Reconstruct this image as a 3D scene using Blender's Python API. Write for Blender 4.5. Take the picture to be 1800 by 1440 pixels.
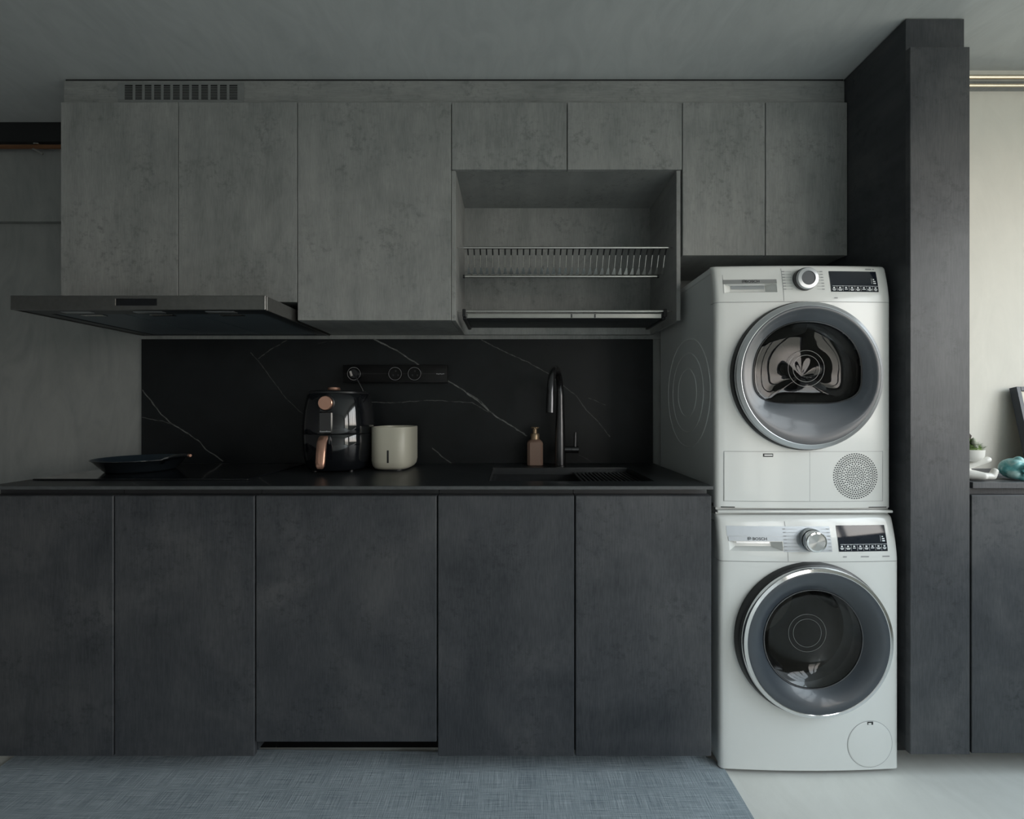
import bpy, bmesh, math, random
from mathutils import Vector, Matrix, noise
random.seed(7)
PI = math.pi
SC = bpy.context.scene
COL = SC.collection
for o in list(bpy.data.objects):
    bpy.data.objects.remove(o)

# ------------------------------------------------------------------ camera
CAM_Z = 1.205
F = 800.0
cam = bpy.data.cameras.new('camera'); cam.sensor_width = 36; cam.lens = 36 * F / 1800.0
cam.clip_start = 0.05
co = bpy.data.objects.new('camera', cam); COL.objects.link(co)
co.location = (0, 0, CAM_Z); co.rotation_euler = (PI / 2, 0, 0)
SC.camera = co

# ------------------------------------------------------------------ world, exposure
SC.view_settings.view_transform = 'Standard'
SC.view_settings.look = 'None'
SC.view_settings.exposure = 0.38
SC.view_settings.gamma = 1.0
SC.view_settings.use_curve_mapping = False
w = bpy.data.worlds.new('sky'); SC.world = w; w.use_nodes = True
nt = w.node_tree; nt.nodes.clear()
wo = nt.nodes.new('ShaderNodeOutputWorld'); bg = nt.nodes.new('ShaderNodeBackground')
tc = nt.nodes.new('ShaderNodeTexCoord'); sx = nt.nodes.new('ShaderNodeSeparateXYZ')
cr = nt.nodes.new('ShaderNodeValToRGB'); mr = nt.nodes.new('ShaderNodeMapRange')
mr.inputs[1].default_value = -1; mr.inputs[2].default_value = 1
nt.links.new(tc.outputs['Generated'], sx.inputs[0]); nt.links.new(sx.outputs[2], mr.inputs[0])
nt.links.new(mr.outputs[0], cr.inputs[0])
e = cr.color_ramp.elements
e[0].position = 0.0; e[0].color = (.20, .20, .18, 1)
e[1].position = 1.0; e[1].color = (.66, .86, 1.0, 1)
a = cr.color_ramp.elements.new(.48); a.color = (.36, .36, .32, 1)
a = cr.color_ramp.elements.new(.52); a.color = (1.0, .92, .84, 1)
a = cr.color_ramp.elements.new(.68); a.color = (.86, .945, .99, 1)
nt.links.new(cr.outputs[0], bg.inputs[0]); bg.inputs[1].default_value = 6.0
nt.links.new(bg.outputs[0], wo.inputs[0])

# window opening in the right-hand wall of the room (out of frame, towards the camera)
WIN_X, WY0, WY1, WZ0, WZ1 = 2.62, -1.10, 1.42, 0.95, 2.34
# unseen opening added behind the camera, in the same wall, to brighten the room
VY0, VY1, VZ0, VZ1 = -3.50, -1.65, 0.05, 2.34
for a0, a1, b0, b1 in ((WY0, WY1, WZ0, WZ1), (VY0, VY1, VZ0, VZ1)):
    pl = bpy.data.lights.new('window_portal', 'AREA'); pl.shape = 'RECTANGLE'
    pl.size = b1 - b0; pl.size_y = a1 - a0
    pl.cycles.is_portal = True
    po = bpy.data.objects.new('window_portal', pl); COL.objects.link(po)
    po.location = (WIN_X + .10, (a0 + a1) / 2, (b0 + b1) / 2)
    po.rotation_euler = (0, PI / 2, 0)


# ------------------------------------------------------------------ geometry helpers
WLOC = {}


def P(px, py, d):
    """a pixel of the photograph at distance d -> world point"""
    return Vector(((px - 900) / F * d, d, CAM_Z - (py - 720) / F * d))


class MB:
    def __init__(s):
        s.bm = bmesh.new()

    def box(s, x0, x1, y0, y1, z0, z1, bev=0.0, seg=1, rot=None, piv=None):
        vs = [s.bm.verts.new(v) for v in ((x0, y0, z0), (x1, y0, z0), (x1, y1, z0), (x0, y1, z0),
                                          (x0, y0, z1), (x1, y0, z1), (x1, y1, z1), (x0, y1, z1))]
        fs = [s.bm.faces.new([vs[i] for i in q]) for q in
              ((3, 2, 1, 0), (4, 5, 6, 7), (0, 1, 5, 4), (1, 2, 6, 5), (2, 3, 7, 6), (3, 0, 4, 7))]
        if rot is not None:
            bmesh.ops.rotate(s.bm, verts=vs, cent=piv, matrix=rot)
        if bev:
            ed = list({ee for f in fs for ee in f.edges})
            bmesh.ops.bevel(s.bm, geom=ed, offset=bev, segments=seg, profile=.5, affect='EDGES')
        return s

    def lathe(s, prof, c, axis='Z', n=48, close=True, a0=0.0):
        """prof: (r, h) pairs; h along axis"""
        rings = []
        for r, h in prof:
            ring = []
            for i in range(n):
                t = a0 + 2 * PI * i / n
                u, v = r * math.cos(t), r * math.sin(t)
                if axis == 'Z': p = (c[0] + u, c[1] + v, c[2] + h)
                elif axis == 'Y': p = (c[0] + u, c[1] + h, c[2] + v)
                else: p = (c[0] + h, c[1] + u, c[2] + v)
                ring.append(s.bm.verts.new(p))
            rings.append(ring)
        for A, B in zip(rings, rings[1:]):
            for i in range(n):
                j = (i + 1) % n
                s.bm.faces.new((A[i], A[j], B[j], B[i]))
        if close:
            for R_ in (rings[0], rings[-1]):
                s.bm.faces.new(R_)
        return s

    def tube(s, pts, r, n=10, cap=True):
        pts = [Vector(p) for p in pts]
        rs = r if isinstance(r, (list, tuple)) else [r] * len(pts)
        rings = []; up = None
        for i, p in enumerate(pts):
            t = (pts[min(i + 1, len(pts) - 1)] - pts[max(i - 1, 0)]).normalized()
            if up is None:
                up = t.orthogonal().normalized()
            else:
                up = (up - t * up.dot(t)).normalized()
            b = t.cross(up)
            rings.append([s.bm.verts.new(p + (up * math.cos(2 * PI * k / n) + b * math.sin(2 * PI * k / n)) * rs[i]) for k in range(n)])
        for A, B in zip(rings, rings[1:]):
            for i in range(n):
                j = (i + 1) % n
                s.bm.faces.new((A[i], A[j], B[j], B[i]))
        if cap:
            s.bm.faces.new(rings[0]); s.bm.faces.new(rings[-1])
        return s

    def sphere(s, c, r, sx=1, sy=1, sz=1, sub=3):
        m = Matrix.Translation(c) @ Matrix.Diagonal((r * sx, r * sy, r * sz, 1))
        bmesh.ops.create_icosphere(s.bm, subdivisions=sub, radius=1, matrix=m)
        return s

    def sheet(s, xs, zs, yf, skip=None):
        V = [[s.bm.verts.new((x, yf(x, z), z)) for x in xs] for z in zs]
        for j in range(len(zs) - 1):
            for i in range(len(xs) - 1):
                if skip and skip((xs[i] + xs[i + 1]) / 2, (zs[j] + zs[j + 1]) / 2):
                    continue
                s.bm.faces.new((V[j][i], V[j][i + 1], V[j + 1][i + 1], V[j + 1][i]))
        return s

    def patch(s, x0, x1, z0, z1, yf, off=.0006, nx=4, nz=2):
        s.sheet([x0 + (x1 - x0) * i / nx for i in range(nx + 1)], [z0 + (z1 - z0) * i / nz for i in range(nz + 1)],
                lambda x, z: yf(x, z) - off)
        return s

    def poly_prism(s, pts, z0, z1):
        A = [s.bm.verts.new((x, y, z0)) for x, y in pts]; B = [s.bm.verts.new((x, y, z1)) for x, y in pts]
        n = len(pts)
        s.bm.faces.new(A[::-1]); s.bm.faces.new(B)
        for i in range(n):
            j = (i + 1) % n
            s.bm.faces.new((A[i], A[j], B[j], B[i]))
        return s

    def build(s, name, m, parent=None, origin=None, smooth=35, recalc=True):
        if recalc:
            bmesh.ops.recalc_face_normals(s.bm, faces=s.bm.faces)
        if parent is not None:
            org = WLOC[parent.name]
        elif origin is not None:
            org = Vector(origin)
        else:
            xs = [v.co.x for v in s.bm.verts]; ys = [v.co.y for v in s.bm.verts]; zs = [v.co.z for v in s.bm.verts]
            org = Vector(((min(xs) + max(xs)) / 2, (min(ys) + max(ys)) / 2, min(zs)))
        bmesh.ops.translate(s.bm, verts=s.bm.verts, vec=-org)
        me = bpy.data.meshes.new(name); s.bm.to_mesh(me); s.bm.free()
        if smooth:
            me.polygons.foreach_set('use_smooth', [True] * len(me.polygons))
            me.set_sharp_from_angle(angle=math.radians(smooth))
        me.materials.append(m)
        o = bpy.data.objects.new(name, me); COL.objects.link(o)
        if parent is not None:
            o.parent = parent
        else:
            o.location = org
        WLOC[o.name] = org.copy()
        return o


def B(*a, **k):
    return MB().box(*a, **k)


def tag(o, label=None, cat=None, group=None, kind=None):
    if label: o['label'] = label
    if cat: o['category'] = cat
    if group: o['group'] = group
    if kind: o['kind'] = kind
    return o


def thing(name, loc, label, cat, group=None):
    o = bpy.data.objects.new(name, None); COL.objects.link(o)
    o.location = loc; o.empty_display_size = .05
    WLOC[o.name] = Vector(loc)
    return tag(o, label, cat, group)


def struct(name, mb, m, label=None):
    o = mb.build(name, m)
    tag(o, label, None, None, 'structure')
    return o


def text(name, body, size, cx, cz, yf, m, parent, off=.0007, bold=0.0, ratio=1.0, label=None):
    cu = bpy.data.curves.new('t', 'FONT'); cu.body = body; cu.size = size
    cu.align_x = 'CENTER'; cu.align_y = 'CENTER'; cu.offset = bold
    t = bpy.data.objects.new('t', cu); COL.objects.link(t)
    dg = bpy.context.evaluated_depsgraph_get()
    me = bpy.data.meshes.new_from_object(t.evaluated_get(dg))
    bpy.data.objects.remove(t)
    org = WLOC[parent.name]
    for v in me.vertices:
        x, z = cx + v.co.x * ratio, cz + v.co.y
        v.co = Vector((x, yf(x, z) - off, z)) - org
    me.name = name; me.materials.clear(); me.materials.append(m)
    o = bpy.data.objects.new(name, me); COL.objects.link(o); o.parent = parent
    WLOC[o.name] = org.copy()
    if label: o['label'] = label
    return o


# ------------------------------------------------------------------ material helpers
def new_mat(name):
    m = bpy.data.materials.new(name); m.use_nodes = True
    nt = m.node_tree
    return m, nt, nt.nodes['Principled BSDF']


def N(nt, t, **kw):
    n = nt.nodes.new(t)
    for k, v in kw.items():
        setattr(n, k, v)
    return n


def L(nt, a, b):
    nt.links.new(a, b)


def coords(nt, scale=(1, 1, 1), rand=True):
    tc = N(nt, 'ShaderNodeTexCoord'); mp = N(nt, 'ShaderNodeMapping')
    mp.inputs['Scale'].default_value = scale
    if rand:
        oi = N(nt, 'ShaderNodeObjectInfo'); mu = N(nt, 'ShaderNodeMath', operation='MULTIPLY'); mu.inputs[1].default_value = 61.7
        ad = N(nt, 'ShaderNodeVectorMath', operation='ADD')
        L(nt, oi.outputs['Random'], mu.inputs[0]); L(nt, mu.outputs[0], ad.inputs[1]); L(nt, tc.outputs['Object'], ad.inputs[0])
        L(nt, ad.outputs[0], mp.inputs[0])
    else:
        L(nt, tc.outputs['Object'], mp.inputs[0])
    return mp.outputs[0]


def fbm(nt, vec, scale, detail=4, rough=.6, dist=0.0):
    n = N(nt, 'ShaderNodeTexNoise'); n.inputs['Scale'].default_value = scale
    n.inputs['Detail'].default_value = detail; n.inputs['Roughness'].default_value = rough
    n.inputs['Distortion'].default_value = dist
    L(nt, vec, n.inputs['Vector']); return n.outputs[0]


def ramp(nt, fac, stops):
    r = N(nt, 'ShaderNodeValToRGB'); el = r.color_ramp.elements
    el[0].position, el[0].color = stops[0][0], (*stops[0][1], 1)
    el[1].position, el[1].color = stops[-1][0], (*stops[-1][1], 1)
    for p, c in stops[1:-1]:
        x = el.new(p); x.color = (*c, 1)
    L(nt, fac, r.inputs[0]); return r.outputs[0]


def mix(nt, f, a, b, mode='MIX'):
    m = N(nt, 'ShaderNodeMix', data_type='RGBA', blend_type=mode)
    for s, v in ((m.inputs[0], f), (m.inputs[6], a), (m.inputs[7], b)):
        if hasattr(v, 'links'): L(nt, v, s)
        elif isinstance(v, (int, float)): s.default_value = v
        else: s.default_value = (*v, 1)
    return m.outputs[2]


def bump(nt, bs, h, strength=.2, dist=.002):
    b = N(nt, 'ShaderNodeBump'); b.inputs['Strength'].default_value = strength; b.inputs['Distance'].default_value = dist
    L(nt, h, b.inputs['Height']); L(nt, b.outputs[0], bs.inputs['Normal'])


def plain(name, col, rough=.5, metal=0.0, var=.06, scale=30, coat=0, spec=None, bmp=0, **kw):
    m, nt, bs = new_mat(name)
    v = coords(nt); f = fbm(nt, v, scale, 3)
    lo = tuple(max(0, c * (1 - var)) for c in col); hi = tuple(min(1, c * (1 + var)) for c in col)
    L(nt, ramp(nt, f, ((.3, lo), (.7, hi))), bs.inputs['Base Color'])
    bs.inputs['Roughness'].default_value = rough; bs.inputs['Metallic'].default_value = metal
    if coat:
        bs.inputs['Coat Weight'].default_value = coat; bs.inputs['Coat Roughness'].default_value = .08
    if spec is not None: bs.inputs['Specular IOR Level'].default_value = spec
    if bmp: bump(nt, bs, f, bmp)
    for k, val in kw.items():
        bs.inputs[k.replace('_', ' ')].default_value = val
    return m


def laminate(name, dark, mid, light, rough, spec, horiz=False, cloud=3.2, sk=.5):
    """cement-look decor: vertical brush streaks over clouds, with small worn specks"""
    m, nt, bs = new_mat(name)
    st = (1.3, 1, 6) if horiz else (6, 1, 1.3)
    v0 = coords(nt); 
    vs = coords(nt, st)
    big = fbm(nt, v0, cloud, 7, .62, .5)
    streak = fbm(nt, vs, 2.6, 5, .6)
    fine = fbm(nt, coords(nt, (22, 1, 260) if horiz else (260, 1, 22)), 1.0, 2, .5)
    c = ramp(nt, big, ((.34, dark), (.5, mid), (.66, light)))
    c = mix(nt, sk, c, ramp(nt, streak, ((.34, dark), (.52, mid), (.68, light))))
    c = mix(nt, .22, c, ramp(nt, fine, ((.35, dark), (.65, light))))
    sp = fbm(nt, v0, 38, 6, .75)
    blot = fbm(nt, v0, 5, 4, .6)
    ml = N(nt, 'ShaderNodeMath', operation='MULTIPLY'); L(nt, ramp(nt, sp, ((.50, (0, 0, 0)), (.66, (1, 1, 1)))), ml.inputs[0])
    L(nt, ramp(nt, blot, ((.42, (.05, .05, .05)), (.62, (.75, .75, .75)))), ml.inputs[1])
    c = mix(nt, ml.outputs[0], c, tuple(x * .82 for x in dark))
    L(nt, c, bs.inputs['Base Color'])
    bs.inputs['Roughness'].default_value = rough; bs.inputs['Specular IOR Level'].default_value = spec
    bump(nt, bs, fine, .12, .001)
    return m


def plaster(name, dark, light, rough=.75, scale=1.3, streak=True):
    m, nt, bs = new_mat(name)
    v = coords(nt, (1, 1, 1), False)
    a = fbm(nt, v, scale, 7, .6, 1.2)
    b = fbm(nt, coords(nt, (3.5, 1.5, 1.2), False), 2.0, 5, .62, 2.5)
    c = ramp(nt, a, ((.3, dark), (.7, light)))
    c = mix(nt, .45, c, ramp(nt, b, ((.32, dark), (.68, light))))
    L(nt, c, bs.inputs['Base Color']); bs.inputs['Roughness'].default_value = rough
    bump(nt, bs, b, .12, .004)
    return m


def marble(name, base, veins, rough):
    """near-black stone; veins = list of (polyline points, half width, strength) in world metres"""
    m, nt, bs = new_mat(name)
    tc = N(nt, 'ShaderNodeTexCoord')
    nz = N(nt, 'ShaderNodeTexNoise'); nz.inputs['Scale'].default_value = 26; nz.inputs['Detail'].default_value = 3
    L(nt, tc.outputs['Object'], nz.inputs['Vector'])
    sb = N(nt, 'ShaderNodeVectorMath', operation='SUBTRACT'); sb.inputs[1].default_value = (.5, .5, .5)
    L(nt, nz.outputs['Color'], sb.inputs[0])
    sc = N(nt, 'ShaderNodeVectorMath', operation='SCALE'); sc.inputs['Scale'].default_value = .012
    L(nt, sb.outputs[0], sc.inputs[0])
    pos = N(nt, 'ShaderNodeVectorMath', operation='ADD')
    L(nt, tc.outputs['Object'], pos.inputs[0]); L(nt, sc.outputs[0], pos.inputs[1])
    acc = None
    for pts, wd, stn in veins:
        for A, Bv in zip(pts, pts[1:]):
            A, Bv = Vector(A), Vector(Bv); BA = Bv - A
            pa = N(nt, 'ShaderNodeVectorMath', operation='SUBTRACT'); L(nt, pos.outputs[0], pa.inputs[0]); pa.inputs[1].default_value = A
            dt = N(nt, 'ShaderNodeVectorMath', operation='DOT_PRODUCT'); L(nt, pa.outputs[0], dt.inputs[0]); dt.inputs[1].default_value = BA / BA.length_squared
            cl = N(nt, 'ShaderNodeClamp'); L(nt, dt.outputs['Value'], cl.inputs[0])
            s2 = N(nt, 'ShaderNodeVectorMath', operation='SCALE'); s2.inputs[0].default_value = BA; L(nt, cl.outputs[0], s2.inputs['Scale'])
            ds = N(nt, 'ShaderNodeVectorMath', operation='DISTANCE'); L(nt, pa.outputs[0], ds.inputs[0]); L(nt, s2.outputs[0], ds.inputs[1])
            mp = N(nt, 'ShaderNodeMapRange'); mp.inputs[1].default_value = wd * .25; mp.inputs[2].default_value = wd * 1.6
            mp.inputs[3].default_value = stn; mp.inputs[4].default_value = 0
            L(nt, ds.outputs['Value'], mp.inputs[0])
            if acc is None: acc = mp.outputs[0]
            else:
                mx = N(nt, 'ShaderNodeMath', operation='MAXIMUM'); L(nt, acc, mx.inputs[0]); L(nt, mp.outputs[0], mx.inputs[1]); acc = mx.outputs[0]
    cl = fbm(nt, tc.outputs['Object'], 6, 6, .65, .5)
    brk = fbm(nt, tc.outputs['Object'], 45, 3, .6)
    k = N(nt, 'ShaderNodeMath', operation='MULTIPLY'); L(nt, acc, k.inputs[0]); L(nt, ramp(nt, brk, ((.25, (.35, .35, .35)), (.6, (1, 1, 1)))), k.inputs[1])
    c = ramp(nt, cl, ((.3, tuple(x * .75 for x in base)), (.7, tuple(x * 1.35 for x in base))))
    c = mix(nt, k.outputs[0], c, (.30, .31, .30))
    L(nt, c, bs.inputs['Base Color']); bs.inputs['Roughness'].default_value = rough
    bs.inputs['Specular IOR Level'].default_value = .3
    return m


M = {}
UD, UM, UL = (.175, .184, .182), (.265, .272, .268), (.345, .348, .338)
M['upper'] = laminate('cement_laminate_grey', UD, UM, UL, .45, .35)
M['upper_h'] = laminate('cement_laminate_grey_crosswise', UD, UM, UL, .45, .35, True)
M['base'] = laminate('dark_slate_laminate', (.0215, .0255, .0310), (.047, .0505, .057), (.084, .0855, .090), .46, .38, False, 2.6, .22)
M['plaster'] = plaster('grey_microcement', (.19, .20, .20), (.29, .30, .295))
M['wall_lit'] = plaster('window_lit_microcement', (.64, .62, .565), (.74, .715, .65))  # same plaster as the back wall, with window light put into its colour
M['ceiling'] = plaster('ceiling_microcement', (.42, .445, .45), (.56, .585, .585), .7, .9)
M['floor'] = plaster('cement_screed', (.71, .70, .655), (.82, .81, .765), .42, 1.8)
M['roomwall'] = plaster('painted_plaster', (.50, .51, .51), (.58, .59, .59))
M['darkwall'] = plaster('fill_cutting_plaster', (.10, .105, .11), (.13, .135, .14))
M['white'] = plain('white_enamel', (.70, .715, .70), .28, 0, .01, 4, coat=.5)
M['white_side'] = plain('white_painted_steel', (.62, .65, .65), .4, 0, .02, 4)
M['silver'] = plain('satin_silver_plastic', (.50, .52, .54), .3, .75, .03)
M['strip'] = plain('grey_grip_strip', (.22, .23, .23), .6, 0, .03)
M['trimplate'] = plain('satin_trim_plate', (.36, .39, .42), .42, .6, .03)
M['edge'] = plain('stone_cut_edge', (.060, .066, .069), .5, 0, .15, 40)
M['track'] = plain('black_track_metal', (.004, .004, .0045), .38, 0, .1, spec=.25)
M['ring'] = plain('dark_chrome_ring', (.30, .30, .31), .2, 1, .05)
M['chrome'] = plain('polished_chrome', (.72, .73, .74), .09, 1, .02)
M['steel'] = plain('stainless_steel', (.56, .55, .52), .22, 1, .05)
M['hoodsteel'] = plain('brushed_hood_steel', (.24, .24, .235), .30, 1, .06, 60, Anisotropic=.6)
M['darkdoor'] = plain('slate_blue_door_plastic', (.032, .041, .053), .36, 0, .03, 4, coat=.25)
M['blackplastic'] = plain('black_plastic', (.012, .013, .015), .35, 0, .1)
M['gloss'] = plain('gloss_black', (.006, .007, .009), .07, 0, .05, 6, coat=.6)
M['matt'] = plain('matt_black', (.008, .009, .010), .5, 0, .1)
M['display'] = plain('display_glass', (.010, .014, .022), .06, 0, .05, 6)
M['print_grey'] = plain('grey_print', (.28, .29, .30), .5)
M['print_dark'] = plain('dark_print', (.012, .013, .014), .6)
M['print_white'] = plain('white_print', (.75, .77, .78), .5)
M['copper'] = plain('rose_copper', (.62, .36, .27), .26, .85, .04)
M['copperpipe'] = plain('aged_copper_pipe', (.34, .17, .09), .38, .9, .2, 8)
M['brass'] = plain('bright_metal_rail', (.80, .70, .55), .25, 1, .05)
M['cream'] = plain('cream_plastic', (.44, .43, .36), .38, 0, .02, 4)
M['soap'] = plain('rose_brown_plastic', (.23, .15, .115), .4, 0, .04, 8)
M['gold'] = plain('dull_gold', (.34, .25, .16), .34, .6, .05)
M['gunmetal'] = plain('gunmetal_finish', (.10, .10, .105), .25, .9, .05)
M['sinkmetal'] = plain('black_nano_steel', (.085, .09, .095), .34, .8, .08)
M['shadow'] = plain('dark_recess_board', (.02, .021, .023), .6)
M['recess'] = plain('dark_rail_profile', (.030, .032, .036), .45)
M['filter'] = plain('hood_filter_mesh', (.10, .125, .145), .45, .2, .12, 220, bmp=.3)
M['hooddark'] = plain('hood_underside_panel', (.035, .04, .045), .4, .3, .06)
M['drum'] = plain('drum_steel', (.060, .061, .064), .34, .5, .08, 12)
M['drumlight'] = plain('drum_back_steel', (.17, .17, .166), .5, .2, .08, 12)
M['drum_washer'] = plain('washer_drum_steel', (.34, .335, .325), .42, .25, .08, 12)
M['hub'] = plain('dark_drum_hub', (.05, .052, .055), .6)
M['grille'] = plain('grey_vent_metal', (.20, .21, .21), .45, 0, .04)
M['holes'] = plain('dark_perforation', (.03, .034, .04), .6)
M['ceramic'] = plain('white_ceramic', (.72, .71, .67), .35, 0, .02)
M['moss'] = plain('moss_green', (.12, .20, .055), .8, 0, .5, 60)
def moss_mat():
    m, nt, bs = new_mat('mottled_moss')
    f = fbm(nt, coords(nt), 90, 4, .65)
    L(nt, ramp(nt, f, ((.30, (.05, .035, .03)), (.44, (.10, .17, .04)), (.58, (.20, .30, .10)), (.72, (.55, .55, .46)))), bs.inputs['Base Color'])
    bs.inputs['Roughness'].default_value = .9
    bump(nt, bs, f, .8, .004)
    return m


M['mossball'] = moss_mat()
M['mossgrey'] = plain('pale_moss', (.36, .38, .30), .8, 0, .4, 60)
M['soil'] = plain('brown_bark', (.07, .055, .045), .85, 0, .3)
M['frame'] = plain('dark_blue_grey_frame', (.018, .025, .037), .42)
M['paper'] = plain('cream_paper', (.72, .68, .58), .7, 0, .02)
M['art'] = plain('pale_art_print', (.40, .44, .42), .6, 0, .4, 6)
M['nonstick'] = plain('blue_black_nonstick', (.018, .028, .038), .35, 0, .1, 30)
M['pan'] = plain('pan_outer_enamel', (.012, .016, .020), .12, .2, .1)
M['label_white'] = plain('paper_label', (.5, .48, .46), .6)
M['red'] = plain('red_label_edge', (.25, .03, .03), .6)
M['winframe'] = plain('window_frame_grey', (.20, .21, .22), .5)


def teal_mat():
    m, nt, bs = new_mat('turquoise_glaze')
    v = coords(nt); f = fbm(nt, v, 28, 5, .6, .8)
    L(nt, ramp(nt, f, ((.3, (.05, .25, .27)), (.5, (.14, .42, .43)), (.72, (.50, .68, .66)))), bs.inputs['Base Color'])
    bs.inputs['Roughness'].default_value = .3
    return m


M['teal'] = teal_mat()


def rug_mat():
    m, nt, bs = new_mat('woven_blue_grey_rug')
    warp = fbm(nt, coords(nt, (420, 12, 1), False), 1, 2, .6)
    weft = fbm(nt, coords(nt, (10, 520, 1), False), 1, 2, .6)
    cl = fbm(nt, coords(nt, (1, 1, 1), False), 5, 4)
    d, md, l = (.15, .19, .22), (.38, .44, .485), (.64, .70, .74)
    c = mix(nt, .5, ramp(nt, warp, ((.32, d), (.5, md), (.68, l))), ramp(nt, weft, ((.32, d), (.5, md), (.68, l))))
    c = mix(nt, .18, c, ramp(nt, cl, ((.3, d), (.7, l))))
    L(nt, c, bs.inputs['Base Color']); bs.inputs['Roughness'].default_value = .95
    bs.inputs['Specular IOR Level'].default_value = .1
    ad = N(nt, 'ShaderNodeMath', operation='ADD'); L(nt, warp, ad.inputs[0]); L(nt, weft, ad.inputs[1])
    bump(nt, bs, ad.outputs[0], .6, .004)
    return m


M['rug'] = rug_mat()


def glass_mat(name, tint, rough=.02, clear=.6):
    """tinted appliance glass: see-through sheet with a mirror-like surface"""
    m, nt, bs = new_mat(name)
    out = nt.nodes['Material Output']
    tr = N(nt, 'ShaderNodeBsdfTransparent'); tr.inputs[0].default_value = (*tint, 1)
    gl = N(nt, 'ShaderNodeBsdfGlossy'); gl.inputs['Roughness'].default_value = rough
    lw = N(nt, 'ShaderNodeLayerWeight'); lw.inputs[0].default_value = .5
    pw = N(nt, 'ShaderNodeMath', operation='POWER'); L(nt, lw.outputs['Facing'], pw.inputs[0]); pw.inputs[1].default_value = 4
    fr = N(nt, 'ShaderNodeMath', operation='MULTIPLY_ADD'); L(nt, pw.outputs[0], fr.inputs[0]); fr.inputs[1].default_value = .6; fr.inputs[2].default_value = .028
    ms = N(nt, 'ShaderNodeMixShader'); L(nt, fr.outputs[0], ms.inputs[0]); L(nt, tr.outputs[0], ms.inputs[1]); L(nt, gl.outputs[0], ms.inputs[2])
    L(nt, ms.outputs[0], out.inputs[0])
    return m


M['glass_dryer'] = glass_mat('dryer_door_glass', (.36, .37, .38))
M['glass_washer'] = glass_mat('washer_door_glass', (.72, .72, .72))


def radial_metal():
    m, nt, bs = new_mat('radial_brushed_metal')
    bs.inputs['Base Color'].default_value = (.62, .63, .64, 1); bs.inputs['Metallic'].default_value = 1
    bs.inputs['Roughness'].default_value = .22; bs.inputs['Anisotropic'].default_value = .9
    t = N(nt, 'ShaderNodeTangent', direction_type='RADIAL', axis='Y'); L(nt, t.outputs[0], bs.inputs['Tangent'])
    return m


M['radial'] = radial_metal()

# ------------------------------------------------------------------ main depths (distance from the camera)
DB, DU, DW = 800 / 537., 800 / 452., 800 / 376.7      # base fronts, wall-unit fronts, back wall
CEIL = 2.505
RX0, RX1, RY0 = -2.75, WIN_X, -3.9
ALC = 1.745                                             # wall behind the right-hand shelf

# ------------------------------------------------------------------ room shell
struct('floor', B(RX0 - .1, RX1 + .1, RY0 - .1, DW + .1, -.1, 0), M['floor'])
struct('ceiling', B(RX0 - .1, RX1 + .1, RY0 - .1, DW + .1, CEIL, CEIL + .1), M['ceiling'])
struct('wall_back', B(RX0, RX1, DW, DW + .1, 0, CEIL), M['plaster'])
struct('wall_left', B(RX0 - .1, RX0, -.85, DW, 0, CEIL), M['darkwall'])  # unseen wall, toned dark to cut fill light on the left
struct('wall_left_rear', B(RX0 - .1, RX0, RY0, -.85, 0, CEIL), M['roomwall'])  # unseen stretch kept paler so the hood front has brightness to reflect
struct('wall_front', B(RX0, RX1, RY0 - .1, RY0, 0, CEIL), M['roomwall'])
struct('wall_alcove', B(1.502, RX1, ALC, ALC + .08, 0, CEIL), M['wall_lit'])
wr = MB()
wr.box(RX1, RX1 + .1, RY0, VY0, 0, CEIL); wr.box(RX1, RX1 + .1, VY1, WY0, 0, CEIL); wr.box(RX1, RX1 + .1, WY1, DW, 0, CEIL)
wr.box(RX1, RX1 + .1, VY0, VY1, 0, VZ0); wr.box(RX1, RX1 + .1, VY0, VY1, VZ1, CEIL)
wr.box(RX1, RX1 + .1, WY0, WY1, 0, WZ0); wr.box(RX1, RX1 + .1, WY0, WY1, WZ1, CEIL)
struct('wall_right', wr, M['wall_lit'])
fx0, fx1 = RX1 + .03, RX1 + .08
for nm, lb, a0, a1, b0, b1, nm_ in (('window_1', 'grey framed window in the right wall', WY0, WY1, WZ0, WZ1, 3), ('added_window', 'unseen grey framed opening added in the right wall for fill light', VY0, VY1, VZ0, VZ1, 1)):
    wf = thing(nm, (RX1 + .05, (a0 + a1) / 2, b0), lb, None); wf['kind'] = 'structure'
    fr = MB(); t = .05
    fr.box(fx0, fx1, a0, a1, b0, b0 + t); fr.box(fx0, fx1, a0, a1, b1 - t, b1)
    fr.box(fx0, fx1, a0, a0 + t, b0 + t, b1 - t); fr.box(fx0, fx1, a1 - t, a1, b0 + t, b1 - t)
    fr.build('window_frame', M['winframe'], wf)
    for k in range(1, nm_ + 1):
        yy = a0 + (a1 - a0) * k / (nm_ + 1)
        B(fx0, fx1, yy - .025, yy + .025, b0 + t, b1 - t).build('mullion', M['winframe'], wf)
# beam that steps out of the upper back wall, left of the wall units
struct('trim_1', B(RX0, -1.762, DW - .028, DW, 2.071, CEIL), M['plaster'], 'plaster beam on the upper back wall')

# ------------------------------------------------------------------ wall units
ZT = 2.40          # top of the doors
DT = .018          # door thickness
DUB = DU + DT + .001


def door(parent, x0, x1, z0, z1, y=DU, th=DT, m='upper', gap=.0016, bev=.0012):
    return B(x0 + gap, x1 - gap, y, y + th, z0, z1, bev=bev).build('door', M[m], parent)


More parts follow.
